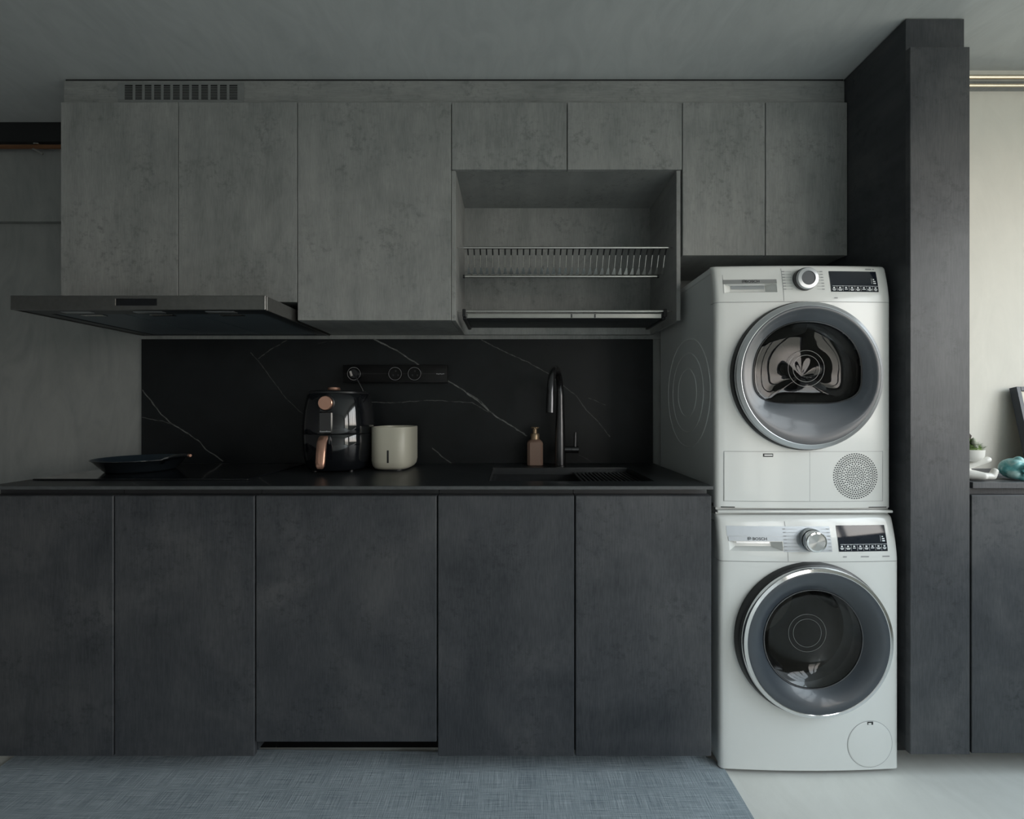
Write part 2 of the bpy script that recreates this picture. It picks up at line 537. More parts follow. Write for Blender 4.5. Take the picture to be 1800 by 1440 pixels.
def carcass(parent, x0, x1, z0, z1, y0, y1, m='upper', t=.016, m2=None):
    c = MB()
    c.box(x0, x0 + t, y0, y1, z0, z1); c.box(x1 - t, x1, y0, y1, z0, z1)
    c.box(x0 + t, x1 - t, y0, y1, z0, z0 + t); c.box(x0 + t, x1 - t, y0, y1, z1 - t, z1)
    c.box(x0 + t, x1 - t, y1 - .008, y1, z0 + t, z1 - t)
    return c.build('body', M[m2 or m], parent)


YB = DW - .002
ux = [-1.7566, -1.2987, -.835, -.2356, .2146, .6626, .9856, 1.3053]
t = thing('wall_cabinet', (-1.296, 1.95, 1.625), 'grey cement-look two-door wall cabinet above the range hood', 'cabinet', 'grey wall cabinets')
carcass(t, ux[0], ux[2] - .001, 1.625, ZT, DUB, YB); door(t, ux[0], ux[1], 1.623, ZT); door(t, ux[1], ux[2], 1.623, ZT)
t = thing('wall_cabinet', (-.535, 1.95, 1.552), 'grey single-door wall cabinet between range hood and open dish niche', 'cabinet', 'grey wall cabinets')
carcass(t, ux[2], ux[3] - .001, 1.552, ZT, DUB, YB, m2='upper_h'); door(t, ux[2], ux[3], 1.552, ZT)
t = thing('wall_cabinet', (.2135, 1.95, 1.552), 'grey wall cabinet with open dish-rack niche under two short doors', 'cabinet', 'grey wall cabinets')
NX0, NX1, NT = ux[3], .657, .016
c = MB()
c.box(NX0 + NT, NX1 - NT, DUB, YB - .012, 2.1386, 2.1386 + NT); c.box(NX0 + NT, NX1 - NT, DUB, YB - .012, ZT - NT, ZT)
c.build('shelf_panel', M['upper_h'], t)
B(NX0, NX0 + NT, DU + .004, YB, 1.552, 2.1370, bev=.001).build('side_panel', M['upper'], t)
B(NX1 - NT, NX1, DU + .004, YB, 1.552, 2.1370, bev=.001).build('side_panel', M['upper'], t)
B(NX0, NX0 + NT, DUB, YB, 2.1372, ZT).build('upper_side', M['upper'], t); B(NX1 - NT, NX1, DUB, YB, 2.1372, ZT).build('upper_side', M['upper'], t)
B(NX0 + NT, NX1 - NT, YB - .012, YB, 1.552, ZT - NT).build('back_panel', M['upper'], t)
door(t, ux[3], ux[4], 2.1386, ZT); door(t, ux[4], ux[5], 2.1386, ZT)
t = thing('wall_cabinet', (.984, 1.95, 1.8046), 'grey wall cabinet with two narrow doors above the tumble dryer', 'cabinet', 'grey wall cabinets')
carcass(t, ux[5] + .001, ux[7] - .002, 1.806, ZT, DUB, YB, m2='upper_h'); door(t, ux[5], ux[6], 1.8046, ZT); door(t, ux[6], ux[7], 1.8046, ZT)

DF = DU + .015
o = B(-1.7567, 1.3035, DF, YB, ZT + .001, 2.494).build('filler_panel', M['upper_h'])
tag(o, 'long grey filler panel between wall cabinets and ceiling', 'panel')
o = B(-1.7567, 1.3035, DF + .006, YB, 2.4945, CEIL - .0005).build('shadow_gap_strip', M['shadow'])  # dark colour stands in for the shade inside the gap
tag(o, 'thin dark strip as shade in the gap between filler panel and ceiling', 'trim')

# ------------------------------------------------------------------ vent grille on the filler panel
VX0, VX1 = (209 - 900) / 448, (430 - 900) / 448
VZ0, VZ1 = 2.4035, 2.4855
t = thing('vent_grille', ((VX0 + VX1) / 2, DF - .004, VZ0), 'grey rectangular vent grille set in the filler panel above the cabinets', 'vent')
gx0, gx1, gz0, gz1 = (221 - 900) / 448, (419 - 900) / 448, 2.4185, 2.4755
y0, y1 = DF - .008, DF - .0035
B(gx0 - .002, gx1 + .002, DF - .0025, DF - .0005, gz0 - .002, gz1 + .002).build('backing', M['matt'], t)
fr = MB()
fr.box(VX0, VX1, y0 + .003, y1, VZ0, gz0, bev=.0008); fr.box(VX0, VX1, y0 + .003, y1, gz1, VZ1, bev=.0008)
fr.box(VX0, gx0, y0 + .003, y1, gz0, gz1); fr.box(gx1, VX1, y0 + .003, y1, gz0, gz1)
fr.build('frame', M['grille'], t)
for k in range(1, 12):
    x = gx0 + (gx1 - gx0) * (k) / 12
    B(x - .0045, x + .0045, y0 + .0025, y1, gz0, gz1).build('bar', M['grille'], t)
for k in range(1, 9):
    z = gz0 + (gz1 - gz0) * k / 9
    B(gx0, gx1, y0 + .0045, y1 - .0002, z - .0011, z + .0011).build('slat', M['grille'], t)

# ------------------------------------------------------------------ backsplash, worktop (stone with drawn-out veins)
DS = DW - .012


def wp(pts, d=DS):
    return [tuple(P(x, y, d)) for x, y in pts]


vb = [
    (wp([(250, 686), (262, 700), (283, 728), (300, 743), (330, 762), (352, 778), (362, 790), (392, 810)]), .0022, .50),
    (wp([(250, 734), (283, 740), (302, 745)]), .0018, .30),
    (wp([(440, 620), (455, 635), (480, 670), (503, 700), (540, 735)]), .0017, .28),
    (wp([(455, 630), (480, 612), (505, 598)]), .0018, .32),
    (wp([(650, 592), (700, 618), (735, 641), (787, 669), (810, 683), (840, 705), (870, 731), (900, 749), (926, 766)]), .0026, .75),
    (wp([(822, 690), (846, 706), (864, 726)]), .0020, .55),
    (wp([(640, 707), (690, 708), (760, 704), (800, 706), (830, 708), (850, 720), (868, 729)]), .0017, .34),
    (wp([(760, 788), (780, 805), (795, 815)]), .0022, .45),
    (wp([(842, 594), (870, 610), (895, 622), (930, 638), (965, 658), (990, 678), (1012, 695), (1030, 720), (1050, 740), (1072, 768)]), .0019, .42),
    (wp([(1035, 700), (1050, 706), (1064, 712)]), .0019, .30),
    (wp([(1018, 800), (1040, 812)]), .0017, .2),
    (wp([(560, 604), (600, 596), (640, 592)]), .0015, .15),
]
M['marble'] = marble('black_marble', (.0075, .0092, .0105), vb, .42)
WT, WBZ = .955, .9435


def tp(pts):
    return [(((x - 900) / F) * (.2495 * F / (y - 720)), .2495 * F / (y - 720), WT) for x, y in pts]


vt = [
    (tp([(455, 838), (462, 845), (476, 853)]), .0022, .35), (tp([(232, 847), (236, 850), (242, 853)]), .0022, .4),
    (tp([(778, 824), (820, 829), (866, 833)]), .0025, .22), (tp([(960, 846), (990, 849), (1022, 853)]), .003, .4),
    (tp([(1040, 815), (1090, 826), (1150, 838)]), .003, .15)]
M['marble_top'] = marble('black_marble_worktop', (.020, .023, .025), vt, .36)
WX0, WX1 = -1.72, .657
BSZ1 = CAM_Z + 123 / 376.7
o = B(WX0, .654, DS, DW - .0005, WT + .0005, BSZ1, bev=.0008).build('backsplash', M['marble'], origin=(0, 0, 0))
tag(o, 'black marble backsplash with thin pale veins behind the worktop', 'backsplash')
o = B(WX0, .70, DS + .004, DW - .0005, BSZ1 + .0005, 1.5505).build('trim_2', M['upper'])
o['kind'] = 'structure'; o['label'] = 'thin grey strip between backsplash and wall cabinets'
SX0, SX1, SY0, SY1 = -.083, .497, 1.588, 1.956
YF = DB - .003
c = MB()
c.box(WX0, SX0, YF, DS - .0005, WBZ, WT); c.box(SX1, WX1, YF, DS - .0005, WBZ, WT)
c.box(SX0, SX1, YF, SY0, WBZ, WT); c.box(SX0, SX1, SY1, DS - .0005, WBZ, WT)
o = c.build('worktop', M['marble_top'], origin=(0, 0, 0))
B(WX0, WX1, YF - .002, YF - .0002, WBZ, WT - .0004, bev=.0006).build('front_edge', M['edge'], o)
tag(o, 'thin black stone worktop with sink and hob running along the back wall', 'worktop')

# ------------------------------------------------------------------ base units
bx = [-1.72, -1.3035, -.8410, -.2450, .2060, .6555]
lab = ['leftmost dark slate base cabinet with plain door, below the frying pan',
       'dark slate base cabinet with plain door, left of the wide raised-bottom front',
       'widest dark slate unit whose front ends higher above the rug',
       'dark slate base cabinet right of the wide front, below the soap bottle',
       'dark slate base cabinet with plain door directly beside the washing machine']
YC0 = DB + DT + .002
for i in range(5):
    x0, x1 = bx[i], bx[i + 1]
    t = thing('base_cabinet', ((x0 + x1) / 2, 1.8, 0), lab[i], 'cabinet', 'dark base cabinets under the worktop')
    c = MB(); tk = .016; a0, a1 = x0 + .001, x1 - .001
    zb = .075 if i != 2 else .12
    c.box(a0, a0 + tk, YC0, DS - .01, zb, .735); c.box(a1 - tk, a1, YC0, DS - .01, zb, .735)
    c.box(a0 + tk, a1 - tk, YC0, DS - .01, zb, zb + tk); c.box(a0 + tk, a1 - tk, DS - .02, DS - .01, zb + tk, .735)
    c.build('body', M['base'], t)
    B(a0, a1, YC0, YC0 + .02, .737, .9225).build('top_rail', M['base'], t)
    B(a0, a1, YC0 + .02, YC0 + .035, .905, WBZ - .0005).build('finger_rail', M['recess'], t)
    z0 = .069 if i != 2 else .116
    door(t, x0, x1, z0, .9225, DB, DT, 'base', .0024, .0022)
    B(a0, a1, 1.622, 1.638, 0.0, zb - .001).build('plinth', M['track'], t)  # blackened: the shade under the units is put into its colour

# ------------------------------------------------------------------ range hood
HX0, HX1, HY0, HZ0, HZ1 = -1.72, -.846, 1.56, 1.547, 1.596
t = thing('range_hood', ((HX0 + HX1) / 2, 1.83, HZ0), 'flat dark steel range hood projecting below the left wall cabinet', 'range hood')
B(HX0, HX1, HY0, HY0 + .012, HZ0, HZ1, bev=.0012).build('front_panel', M['hoodsteel'], t)
B(HX1 - .008, HX1, HY0 + .012, DW - .001, HZ0, HZ1, bev=.0008).build('side_panel', M['hoodsteel'], t)
B(HX0, HX0 + .008, HY0 + .012, DW - .001, HZ0, HZ1, bev=.0008).build('side_panel', M['hoodsteel'], t)
B(HX0 + .008, HX1 - .008, HY0 + .012, DW - .001, HZ1 - .006, HZ1).build('top_panel', M['hooddark'], t)
c = MB(); iy0, iy1 = HY0 + .085, DW - .015
c.box(HX0 + .008, HX1 - .008, HY0 + .012, iy0, HZ0 + .003, HZ0 + .008); c.box(HX0 + .008, HX1 - .008, iy1, DW - .002, HZ0 + .001, HZ0 + .008)
c.box(HX0 + .008, HX0 + .055, iy0, iy1, HZ0 + .003, HZ0 + .008); c.box(HX1 - .055, HX1 - .008, iy0, iy1, HZ0 + .003, HZ0 + .008)
c.build('underside', M['hooddark'], t)
fw = (HX1 - HX0 - .11) / 3
for k in range(3):
    fx = HX0 + .055 + k * fw
    f = B(fx + .003, fx + fw - .003, iy0 + .003, iy1 - .003, HZ0 + .006, HZ0 + .014, bev=.001).build('filter', M['filter'], t)
    cx = fx + fw * .5
    B(cx - .042, cx + .042, iy0 + .016, iy0 + .04, HZ0 + .003, HZ0 + .006, bev=.001).build('latch', M['steel'], f)
    B(cx - .05, cx + .05, HY0 + .04, HY0 + .062, HZ0 + .0005, HZ0 + .003).build('light_cover', M['silver'], t)
B(-1.357, -1.217, HY0 - .001, HY0 + .001, HZ0 + .014, HZ0 + .038).build('control_strip', M['gloss'], t)
B(-1.361, -1.359, HY0 - .0015, HY0 + .001, HZ0 + .014, HZ0 + .038).build('control_mark', M['steel'], t)

# ------------------------------------------------------------------ dish racks in the niche
RX_0, RX_1 = NX0 + NT, NX1 - NT


def rack_bar(parent, name, x0, x1, y, z, r, m, n=12):
    return MB().lathe([(r, x0), (r, x1)], (0, y, z), 'X', n).build(name, m, parent)


t = thing('dish_rack', ((RX_0 + RX_1) / 2, 1.93, 1.75), 'upper stainless plate rack with a row of curved wires in the niche', 'dish rack')
rack_bar(t, 'top_bar', -.193, .624, 1.82, 1.852, .0052, M['steel'])
rack_bar(t, 'pin', RX_0, -.193, 1.82, 1.852, .0018, M['steel']); rack_bar(t, 'pin', .624, RX_1, 1.82, 1.852, .0018, M['steel'])
rack_bar(t, 'front_tube', -.195, .60, 1.885, 1.756, .0058, M['steel'])
rack_bar(t, 'end_cap', -.203, -.195, 1.885, 1.756, .0072, M['blackplastic']); rack_bar(t, 'end_cap', .60, .608, 1.885, 1.756, .0072, M['blackplastic'])
rack_bar(t, 'back_tube', -.203, .608, 2.06, 1.813, .0052, M['steel'])
wire_me = None; hook_me = None
for k in range(33):
    x = -.177 + (.618 + .177) * k / 32
    if wire_me is None:
        c = MB()
        pth = [(0, 1.822, 1.850), (0, 1.835, 1.838), (0, 1.848, 1.815), (0, 1.858, 1.79), (0, 1.872, 1.772), (0, 1.90, 1.770), (0, 1.97, 1.789), (0, 2.055, 1.811)]
        c.tube(pth, .0017, 6)
        a = [c.bm.verts.new(v) for v in ((-.002, 1.8585, 1.784), (.002, 1.8585, 1.784), (.0085, 1.878, 1.762), (-.0085, 1.878, 1.762))]
        c.bm.faces.new(a)
        wo_ = c.build('wire', M['steel'], t); wo_.location.x = x; wire_me = wo_.data
    else:
        wo_ = bpy.data.objects.new('wire', wire_me); COL.objects.link(wo_); wo_.parent = t; wo_.location.x = x
    if hook_me is None:
        hk = MB().tube([(0, 1.8215, 1.8475), (0, 1.828, 1.842), (0, 1.8335, 1.8365), (0, 1.839, 1.8295)], .0030, 6).build('wire_sleeve', M['blackplastic'], t)
        hk.location.x = x; hook_me = hk.data
    else:
        hk = bpy.data.objects.new('wire_sleeve', hook_me); COL.objects.link(hk); hk.parent = t; hk.location.x = x
t2 = thing('drip_tray', ((RX_0 + RX_1) / 2, 1.93, 1.57), 'lower stainless drip tray with black end brackets in the niche', 'dish rack')
rack_bar(t2, 'top_bar', -.19, .615, 1.82, 1.598, .0052, M['steel'])
rack_bar(t2, 'pin', RX_0, -.19, 1.82, 1.598, .0018, M['steel']); rack_bar(t2, 'pin', .615, RX_1, 1.82, 1.598, .0018, M['steel'])
B(-.180, .600, 1.828, 1.832, 1.572, 1.590, bev=.0008).build('front_lip', M['steel'], t2)
for sx_ in (-.198, .604):
    c = MB(); c.box(sx_, sx_ + .014, 1.812, 1.834, 1.575, 1.606, bev=.002); c.box(sx_, sx_ + .014, 1.83, 2.06, 1.566, 1.578, bev=.002)
    c.build('bracket', M['blackplastic'], t2)
for k in range(7):
    yy = 1.842 + k * .029
    B(-.184, .604, yy, yy + .026, 1.5715, 1.574 + .0008 * (k % 2)).build('tray_slat', M['hooddark'], t2)
for x in (.236, .330): B(x, x + .006, 1.826, 1.828, 1.574, 1.588).build('clip', M['gunmetal'], t2)

# ------------------------------------------------------------------ sink and tap
t = thing('sink', ((SX0 + SX1) / 2, 1.77, .76), 'black undermount sink with slatted drainboard on its right', 'sink')
e_ = .0025; sx0, sx1, sy0, sy1 = SX0 + .001, SX1 - .001, SY0 + .001, SY1 - .001
c = MB(); zr = WT - .002
c.box(sx0, sx0 + e_, sy0, sy1, .76, zr); c.box(sx1 - e_, sx1, sy0, sy1, .76, zr)
c.box(sx0 + e_, sx1 - e_, sy0, sy0 + e_, .76, zr); c.box(sx0 + e_, sx1 - e_, sy1 - e_, sy1, .76, zr); c.box(sx0 + e_, sx1 - e_, sy0 + e_, sy1 - e_, .76, .7625)
c.build('basin', M['sinkmetal'], t)
c = MB(); zl = .93
c.box(sx0 + e_, sx1 - e_, sy1 - .018, sy1 - e_, zl - .004, zl); c.box(sx0 + e_, sx0 + .016, sy0 + e_, sy1 - .018, zl - .004, zl)
c.build('ledge', M['sinkmetal'], t)
MB().lathe([(.045, 0), (.045, .003), (.03, .005), (.0, .005)], (.08, 1.77, .7626), 'Z', 32, close=False).build('drain', M['gunmetal'], t)
for k in range(14):
    x = .262 + k * .0165
    if x + .008 < sx1 - .004:
        B(x, x + .0085, sy0 + .006, sy1 - .012, zl + .001, zl + .007, bev=.001).build('drainboard_slat', M['sinkmetal'], t)
rim = MB(); zq = WT + .0008
rim.box(SX0 + .0002, SX0 + .0022, SY0 + .001, SY1 - .001, WT - .0018, zq); rim.box(SX0 + .0022, SX1 - .001, SY1 - .0022, SY1 - .0002, WT - .0018, zq)
rim.build('rim', M['ring'], t)

FX, FY = .2125, 2.005
t = thing('kitchen_tap', (FX, FY, WT), 'gunmetal swan-neck kitchen tap standing behind the sink', 'tap')
MB().lathe([(.0, 0), (.027, 0), (.027, .004), (.0245, .006), (.0235, .10), (.0205, .19), (.0172, .27), (.0, .27)], (FX, FY, WT + .0005), 'Z', 32, close=False).build('column', M['gunmetal'], t)
p0 = Vector((FX, FY, 1.215)); dirv = Vector((-.062, -.205, 0)); L_ = dirv.length; dn = dirv.normalized()
pts = [p0, p0 + Vector((0, 0, .045))]
R_ = L_ / 2 - .004
cc = p0 + dn * R_ + Vector((0, 0, .05))
for k in range(0, 15):
    a = PI - k * PI / 15 * 1.0
    pts.append(cc + dn * (R_ * math.cos(a)) + Vector((0, 0, 1)) * (R_ * 1.06 * math.sin(a)))
en = pts[-1]
pts.append(en + Vector((0, 0, -.02)) + dn * .002)
MB().tube(pts, [.0170] * 3 + [.0148] * (len(pts) - 3), 20).build('spout', M['gunmetal'], t)
MB().tube([pts[-1] + Vector((0, 0, .004)), pts[-1] + dn * .001 + Vector((0, 0, -.02)), Vector((pts[-1].x - .002, pts[-1].y - .006, 1.192))], [.0150, .0165, .0172], 20).build('spray_head', M['gunmetal'], t)
MB().lathe([(.015, .015), (.015, .048)], (FX, FY, 1.028), 'X', 28).build('lever_base', M['gunmetal'], t)
MB().lathe([(.0152, .0495), (.0152, .080)], (FX, FY, 1.028), 'X', 28).build('lever_hub', M['gunmetal'], t)
MB().tube([(FX + .066, FY, 1.035), (FX + .067, FY, 1.105)], [.0075, .0065], 12).build('lever_pin', M['gunmetal'], t)

# ------------------------------------------------------------------ hob, pan
CX0, CX1, CY0, CY1 = -1.69, -.932, 1.604, 2.05
o = B(CX0, CX1, CY0, CY1, WT + .0005, WT + .0055, bev=.0012).build('induction_hob', M['gloss'])
tag(o, 'black glass induction hob lying flush on the worktop', 'hob')
HZ = WT + .0058
PX, PY = -1.498, 1.840
t = thing('frying_pan', (PX, PY, HZ), 'blue-black frying pan resting on the induction hob', 'pan')
MB().lathe([(.0, 0), (.108, 0), (.114, .002), (.120, .008), (.152, .046), (.157, .0475), (.157, .0495), (.1545, .0495)], (PX, PY, HZ), 'Z', 64, close=False).build('body', M['pan'], t)
MB().lathe([(.1545, .0495), (.149, .046), (.118, .009), (.112, .005), (.0, .005)], (PX, PY, HZ), 'Z', 64, close=False).build('cooking_surface', M['nonstick'], t)
ha = math.radians(-25); hd = Vector((math.cos(ha), math.sin(ha), 0)); hp = Vector((PX, PY, HZ + .038))
h1 = hp + hd * .140; h2 = hp + hd * .198 + Vector((0, 0, .018)); h3 = hp + hd * .318 + Vector((0, 0, .034))
MB().tube([h1, (h1 + h2) / 2 + Vector((0, 0, .004)), h2], [.009, .008, .008], 12).build('handle_bracket', M['chrome'], t)
hh = MB()
hh.tube([h2, h2.lerp(h3, .3) + Vector((0, 0, .003)), h2.lerp(h3, .7) + Vector((0, 0, .003)), h3], [.008, .0092, .0090, .0065], 14)
hh.build('handle', M['pan'], t)
MB().tube([h3, h3 + hd * .008], [.0068, .005], 14).build('handle_cap', M['copper'], t)

# ------------------------------------------------------------------ socket track
TX0, TX1, TZ0, TZ1 = -.770, -.296, 1.3275, 1.4085
TY = DS - .040
t = thing('socket_track', ((TX0 + TX1) / 2, DS - .02, TZ0), 'black wall-mounted power track with round sockets on the backsplash', 'socket track')
B(TX0, TX1, TY, DS - .0005, TZ0, TZ1, bev=.002, seg=2).build('rail', M['track'], t)
B(TX0 + .004, TX1 - .004, TY - .0006, TY + .001, 1.3675, 1.369).build('slot', M['shadow'], t)
ty_px = 800 / TY
socks = [(622, 657), (694.5, 657), (728.5, 657)]
for k, (sx_, sy_) in enumerate(socks):
    p = P(sx_, sy_, TY - .015)
    MB().lathe([(.0315, 0), (.0315, -.012), (.0300, -.015), (.0275, -.015), (.0270, -.004)], (p.x, TY - .0002, p.z), 'Y', 40, close=False).build('socket_ring', M['ring'], t)
    MB().lathe([(.0275, -.0045), (.0, -.0045)], (p.x, TY, p.z), 'Y', 40, close=False).build('socket_face', M['track'], t)
    if k:
        c = MB()
        for q in (0, 1, 2):
            a = PI / 2 + q * 2 * PI / 3
            c.box(p.x + .013 * math.cos(a) - .003, p.x + .013 * math.cos(a) + .003, TY - .0056, TY - .0047, p.z + .013 * math.sin(a) - .004, p.z + .013 * math.sin(a) + .004)
        c.build('pin_hole', M['shadow'], t)
pm = P(774, 657.5, TY)
c = MB()
for q in range(5):
    c.box(pm.x - .018 + q * .0075, pm.x - .0125 + q * .0075, TY - .0008, TY + .001, pm.z - .0015 - .001 * (q % 2), pm.z + .0015 + .0008 * ((q + 1) % 2))
c.build('maker_mark', M['print_grey'], t)

# ------------------------------------------------------------------ air fryer
AX, AY = -.722, 1.905
t = thing('air_fryer', (AX, AY, WT), 'glossy black air fryer with copper dial and handle on the worktop', 'air fryer')


def superring(mb, prof, c, n=64, pw=2.35):
    rings = []
    for rx, ry, h in prof:
        ring = []
        for i in range(n):
            a = 2 * PI * i / n; ca, sa = math.cos(a), math.sin(a)
            q = (abs(ca) ** pw + abs(sa) ** pw) ** (-1 / pw)
            ring.append(mb.bm.verts.new((c[0] + rx * q * ca, c[1] + ry * q * sa, c[2] + h)))
        rings.append(ring)
    for A_, B_ in zip(rings, rings[1:]):
        for i in range(n):
            j = (i + 1) % n
            mb.bm.faces.new((A_[i], A_[j], B_[j], B_[i]))
    mb.bm.faces.new(rings[0]); mb.bm.faces.new(rings[-1])
    return mb


ab = WT + .008
superring(MB(), [(.108, .118, .0), (.118, .126, .008), (.130, .136, .045), (.136, .142, .10), (.1375, .144, .142), (.1365, .143, .144)], (AX, AY, ab)).build('basket_housing', M['gloss'], t)
superring(MB(), [(.1365, .143, .146), (.1375, .144, .148), (.136, .142, .19), (.131, .137, .24), (.124, .130, .278), (.119, .125, .2995), (.112, .118, .306)], (AX, AY, ab)).build('upper_housing', M['gloss'], t)
superring(MB(), [(.113, .119, .3065), (.112, .118, .313), (.104, .110, .318), (.06, .06, .319)], (AX, AY, ab)).build('lid', M['blackplastic'], t)
MB().lathe([(.0, 0), (.024, 0), (.026, .005), (.024, .013), (.0, .014)], (AX - .012, AY - .03, ab + .3195), 'Z', 32, close=False).build('top_knob', M['copper'], t)
fy = AY - .140
dz_ = 1.230
MB().lathe([(.033, .012), (.033, -.004), (.029, -.007), (.0275, -.006)], (AX, fy + .008, dz_), 'Y', 40, close=False).build('dial_bezel', M['blackplastic'], t)
MB().lathe([(.0275, .002), (.0275, -.012), (.0255, -.014), (.0, -.014)], (AX, fy + .004, dz_), 'Y', 40, close=False).build('dial', M['copper'], t)
B(AX - .026, AX + .026, fy - .006, fy + .02, 1.112, 1.196, bev=.004).build('label_plate', M['gloss'], t)
c = MB()
for q in range(7):
    c.box(AX - .021 + q * .0062, AX - .0165 + q * .0062, fy - .0072, fy - .0055, 1.117, 1.1215 + .0012 * (q in (0, 4)))
c.build('maker_mark', M['print_grey'], t)
B(AX - .024, AX + .024, fy - .018, fy + .01, 1.068, 1.106, bev=.005, seg=2).build('handle_mount', M['gloss'], t)
hb = MB(); rings = []
for (yy, zz, hw_, th_) in ((fy - .016, 1.104, .0150, .010), (fy - .026, 1.096, .0165, .012), (fy - .038, 1.080, .0168, .013), (fy - .046, 1.04, .0168, .013), (fy - .051, 1.005, .0165, .013), (fy - .0525, .990, .0150, .012), (fy - .053, .982, .010, .009)):
    rings.append([hb.bm.verts.new((AX + hw_ * (1 if abs(q) < 1.5 else 1) * u_, yy + th_ * v_, zz)) for q, (u_, v_) in enumerate(((-1, -.35), (-.7, -.62), (.7, -.62), (1, -.35), (1, .5), (-1, .5)))])
for A_, B_ in zip(rings, rings[1:]):
    for i in range(6): hb.bm.faces.new((A_[i], A_[(i + 1) % 6], B_[(i + 1) % 6], B_[i]))
hb.bm.faces.new(rings[0]); hb.bm.faces.new(rings[-1])
hb.build('handle', M['copper'], t)
for dx, dy in ((-.07, -.075), (.075, -.075), (-.07, .075), (.075, .075)):
    MB().lathe([(.009, 0), (.009, .010)], (AX + dx, AY + dy, WT + .0002), 'Z', 16).build('foot', M['blackplastic'], t)
ps = P(622, 657, TY - .02)
cab = [Vector((ps.x + .004, TY - .03, ps.z - .004)), Vector((ps.x + .022, TY - .035, ps.z - .03)), Vector((ps.x + .043, TY - .028, ps.z - .075)), Vector((ps.x + .060, TY - .010, ps.z - .14)),
       Vector((ps.x + .062, TY + .010, ps.z - .22)), Vector((ps.x + .03, TY + .012, ps.z - .30)), Vector((AX + .04, AY + .135, 1.02))]
cd = MB().tube(cab, .0034, 8).build('power_cord', M['blackplastic'], t)
c = MB().lathe([(.0, -.0052), (.022, -.0052), (.0225, -.022), (.019, -.030), (.0, -.031)], (ps.x, TY, ps.z), 'Y', 28, close=False)
c.build('plug', M['blackplastic'], cd)
rt = Matrix.Rotation(math.radians(-18), 3, 'Y')
B(ps.x - .013, ps.x - .004, TY - .0322, TY - .0314, ps.z - .011, ps.z + .011, rot=rt, piv=Vector((ps.x - .008, TY, ps.z))).build('plug_label', M['label_white'], cd)

# ------------------------------------------------------------------ cream box (rounded canister)
QX, Q0, Q1 = -.500, 1.832, 2.070
t = thing('cream_canister', (QX, (Q0 + Q1) / 2, WT), 'cream rounded countertop canister with a dark slot beside the air fryer', 'canister')
qc = (QX, (Q0 + Q1) / 2, WT + .004); qa, qb = .0845, (Q1 - Q0) / 2
superring(MB(), [(qa * .72, qb * .78, 0), (qa * .86, qb * .90, .004), (qa * .95, qb * .97, .014), (qa, qb, .034), (qa, qb, .172), (qa * .985, qb * .99, .174),
                 (qa * .93, qb * .95, .174), (qa * .92, qb * .94, .160)], qc, 72, 3.4).build('shell', M['cream'], t)
sl = MB(); ys = Q0 - .0006
sl.box(QX - .0045, QX + .0045, ys, ys + .004, WT + .034, WT + .086, bev=.0019, seg=2)
sl.build('slot', M['matt'], t)
superring(MB(), [(qa * .70, qb * .74, 0), (qa * .70, qb * .74, .004)], (QX, qc[1], WT + .0002), 48, 3.4).build('foot_ring', M['blackplastic'], t)

# ------------------------------------------------------------------ soap bottle
BX, BY = .103, 2.048
t = thing('soap_bottle', (BX, BY, WT), 'rose-brown square soap bottle with gold foam pump beside the tap', 'soap bottle')
b = MB(); rings = []
for h, s_ in ((0, .90), (.003, 1), (.098, 1), (.106, .93), (.113, .72), (.116, .60)):
    hw, ch = .0345 * s_, .011 * s_
    pts = [(-hw + ch, -hw), (hw - ch, -hw), (hw, -hw + ch), (hw, hw - ch), (hw - ch, hw), (-hw + ch, hw), (-hw, hw - ch), (-hw, -hw + ch)]
    rings.append([b.bm.verts.new((BX + x, BY + y, WT + .0003 + h)) for x, y in pts])
for A_, B_ in zip(rings, rings[1:]):
    for i in range(8):
        b.bm.faces.new((A_[i], A_[(i + 1) % 8], B_[(i + 1) % 8], B_[i]))
b.bm.faces.new(rings[0]); b.bm.faces.new(rings[-1])
b.build('bottle', M['soap'], t)
MB().lathe([(.0205, .116), (.0205, .136), (.018, .142), (.0105, .1435), (.0105, .162), (.0, .162)], (BX, BY, WT), 'Z', 28, close=False).build('pump_collar', M['gold'], t)
ph = MB().lathe([(.0, .162), (.012, .162), (.0185, .167), (.0185, .170), (.015, .172), (.0, .172)], (BX, BY, WT), 'Z', 28, close=False)
ph.box(BX - .006, BX + .006, BY - .026, BY, WT + .163, WT + .170, bev=.0015)
ph.build('pump_head', M['gold'], t)

# ------------------------------------------------------------------ stacked laundry appliances
MX, MH = .988, .2985
PX_ = None


def edges(*segs):
    out = []
    for a, b, n in segs:
        out += [a + (b - a) * i / n for i in range(n)]
    out.append(segs[-1][1]); return out


def spanlist(marks, step):
    marks = sorted(set(round(m, 5) for m in marks)); out = []
    for a, b in zip(marks, marks[1:]):
        n = max(1, int(math.ceil((b - a) / step)))
        out += [a + (b - a) * i / n for i in range(n)]
    return out + [marks[-1]]


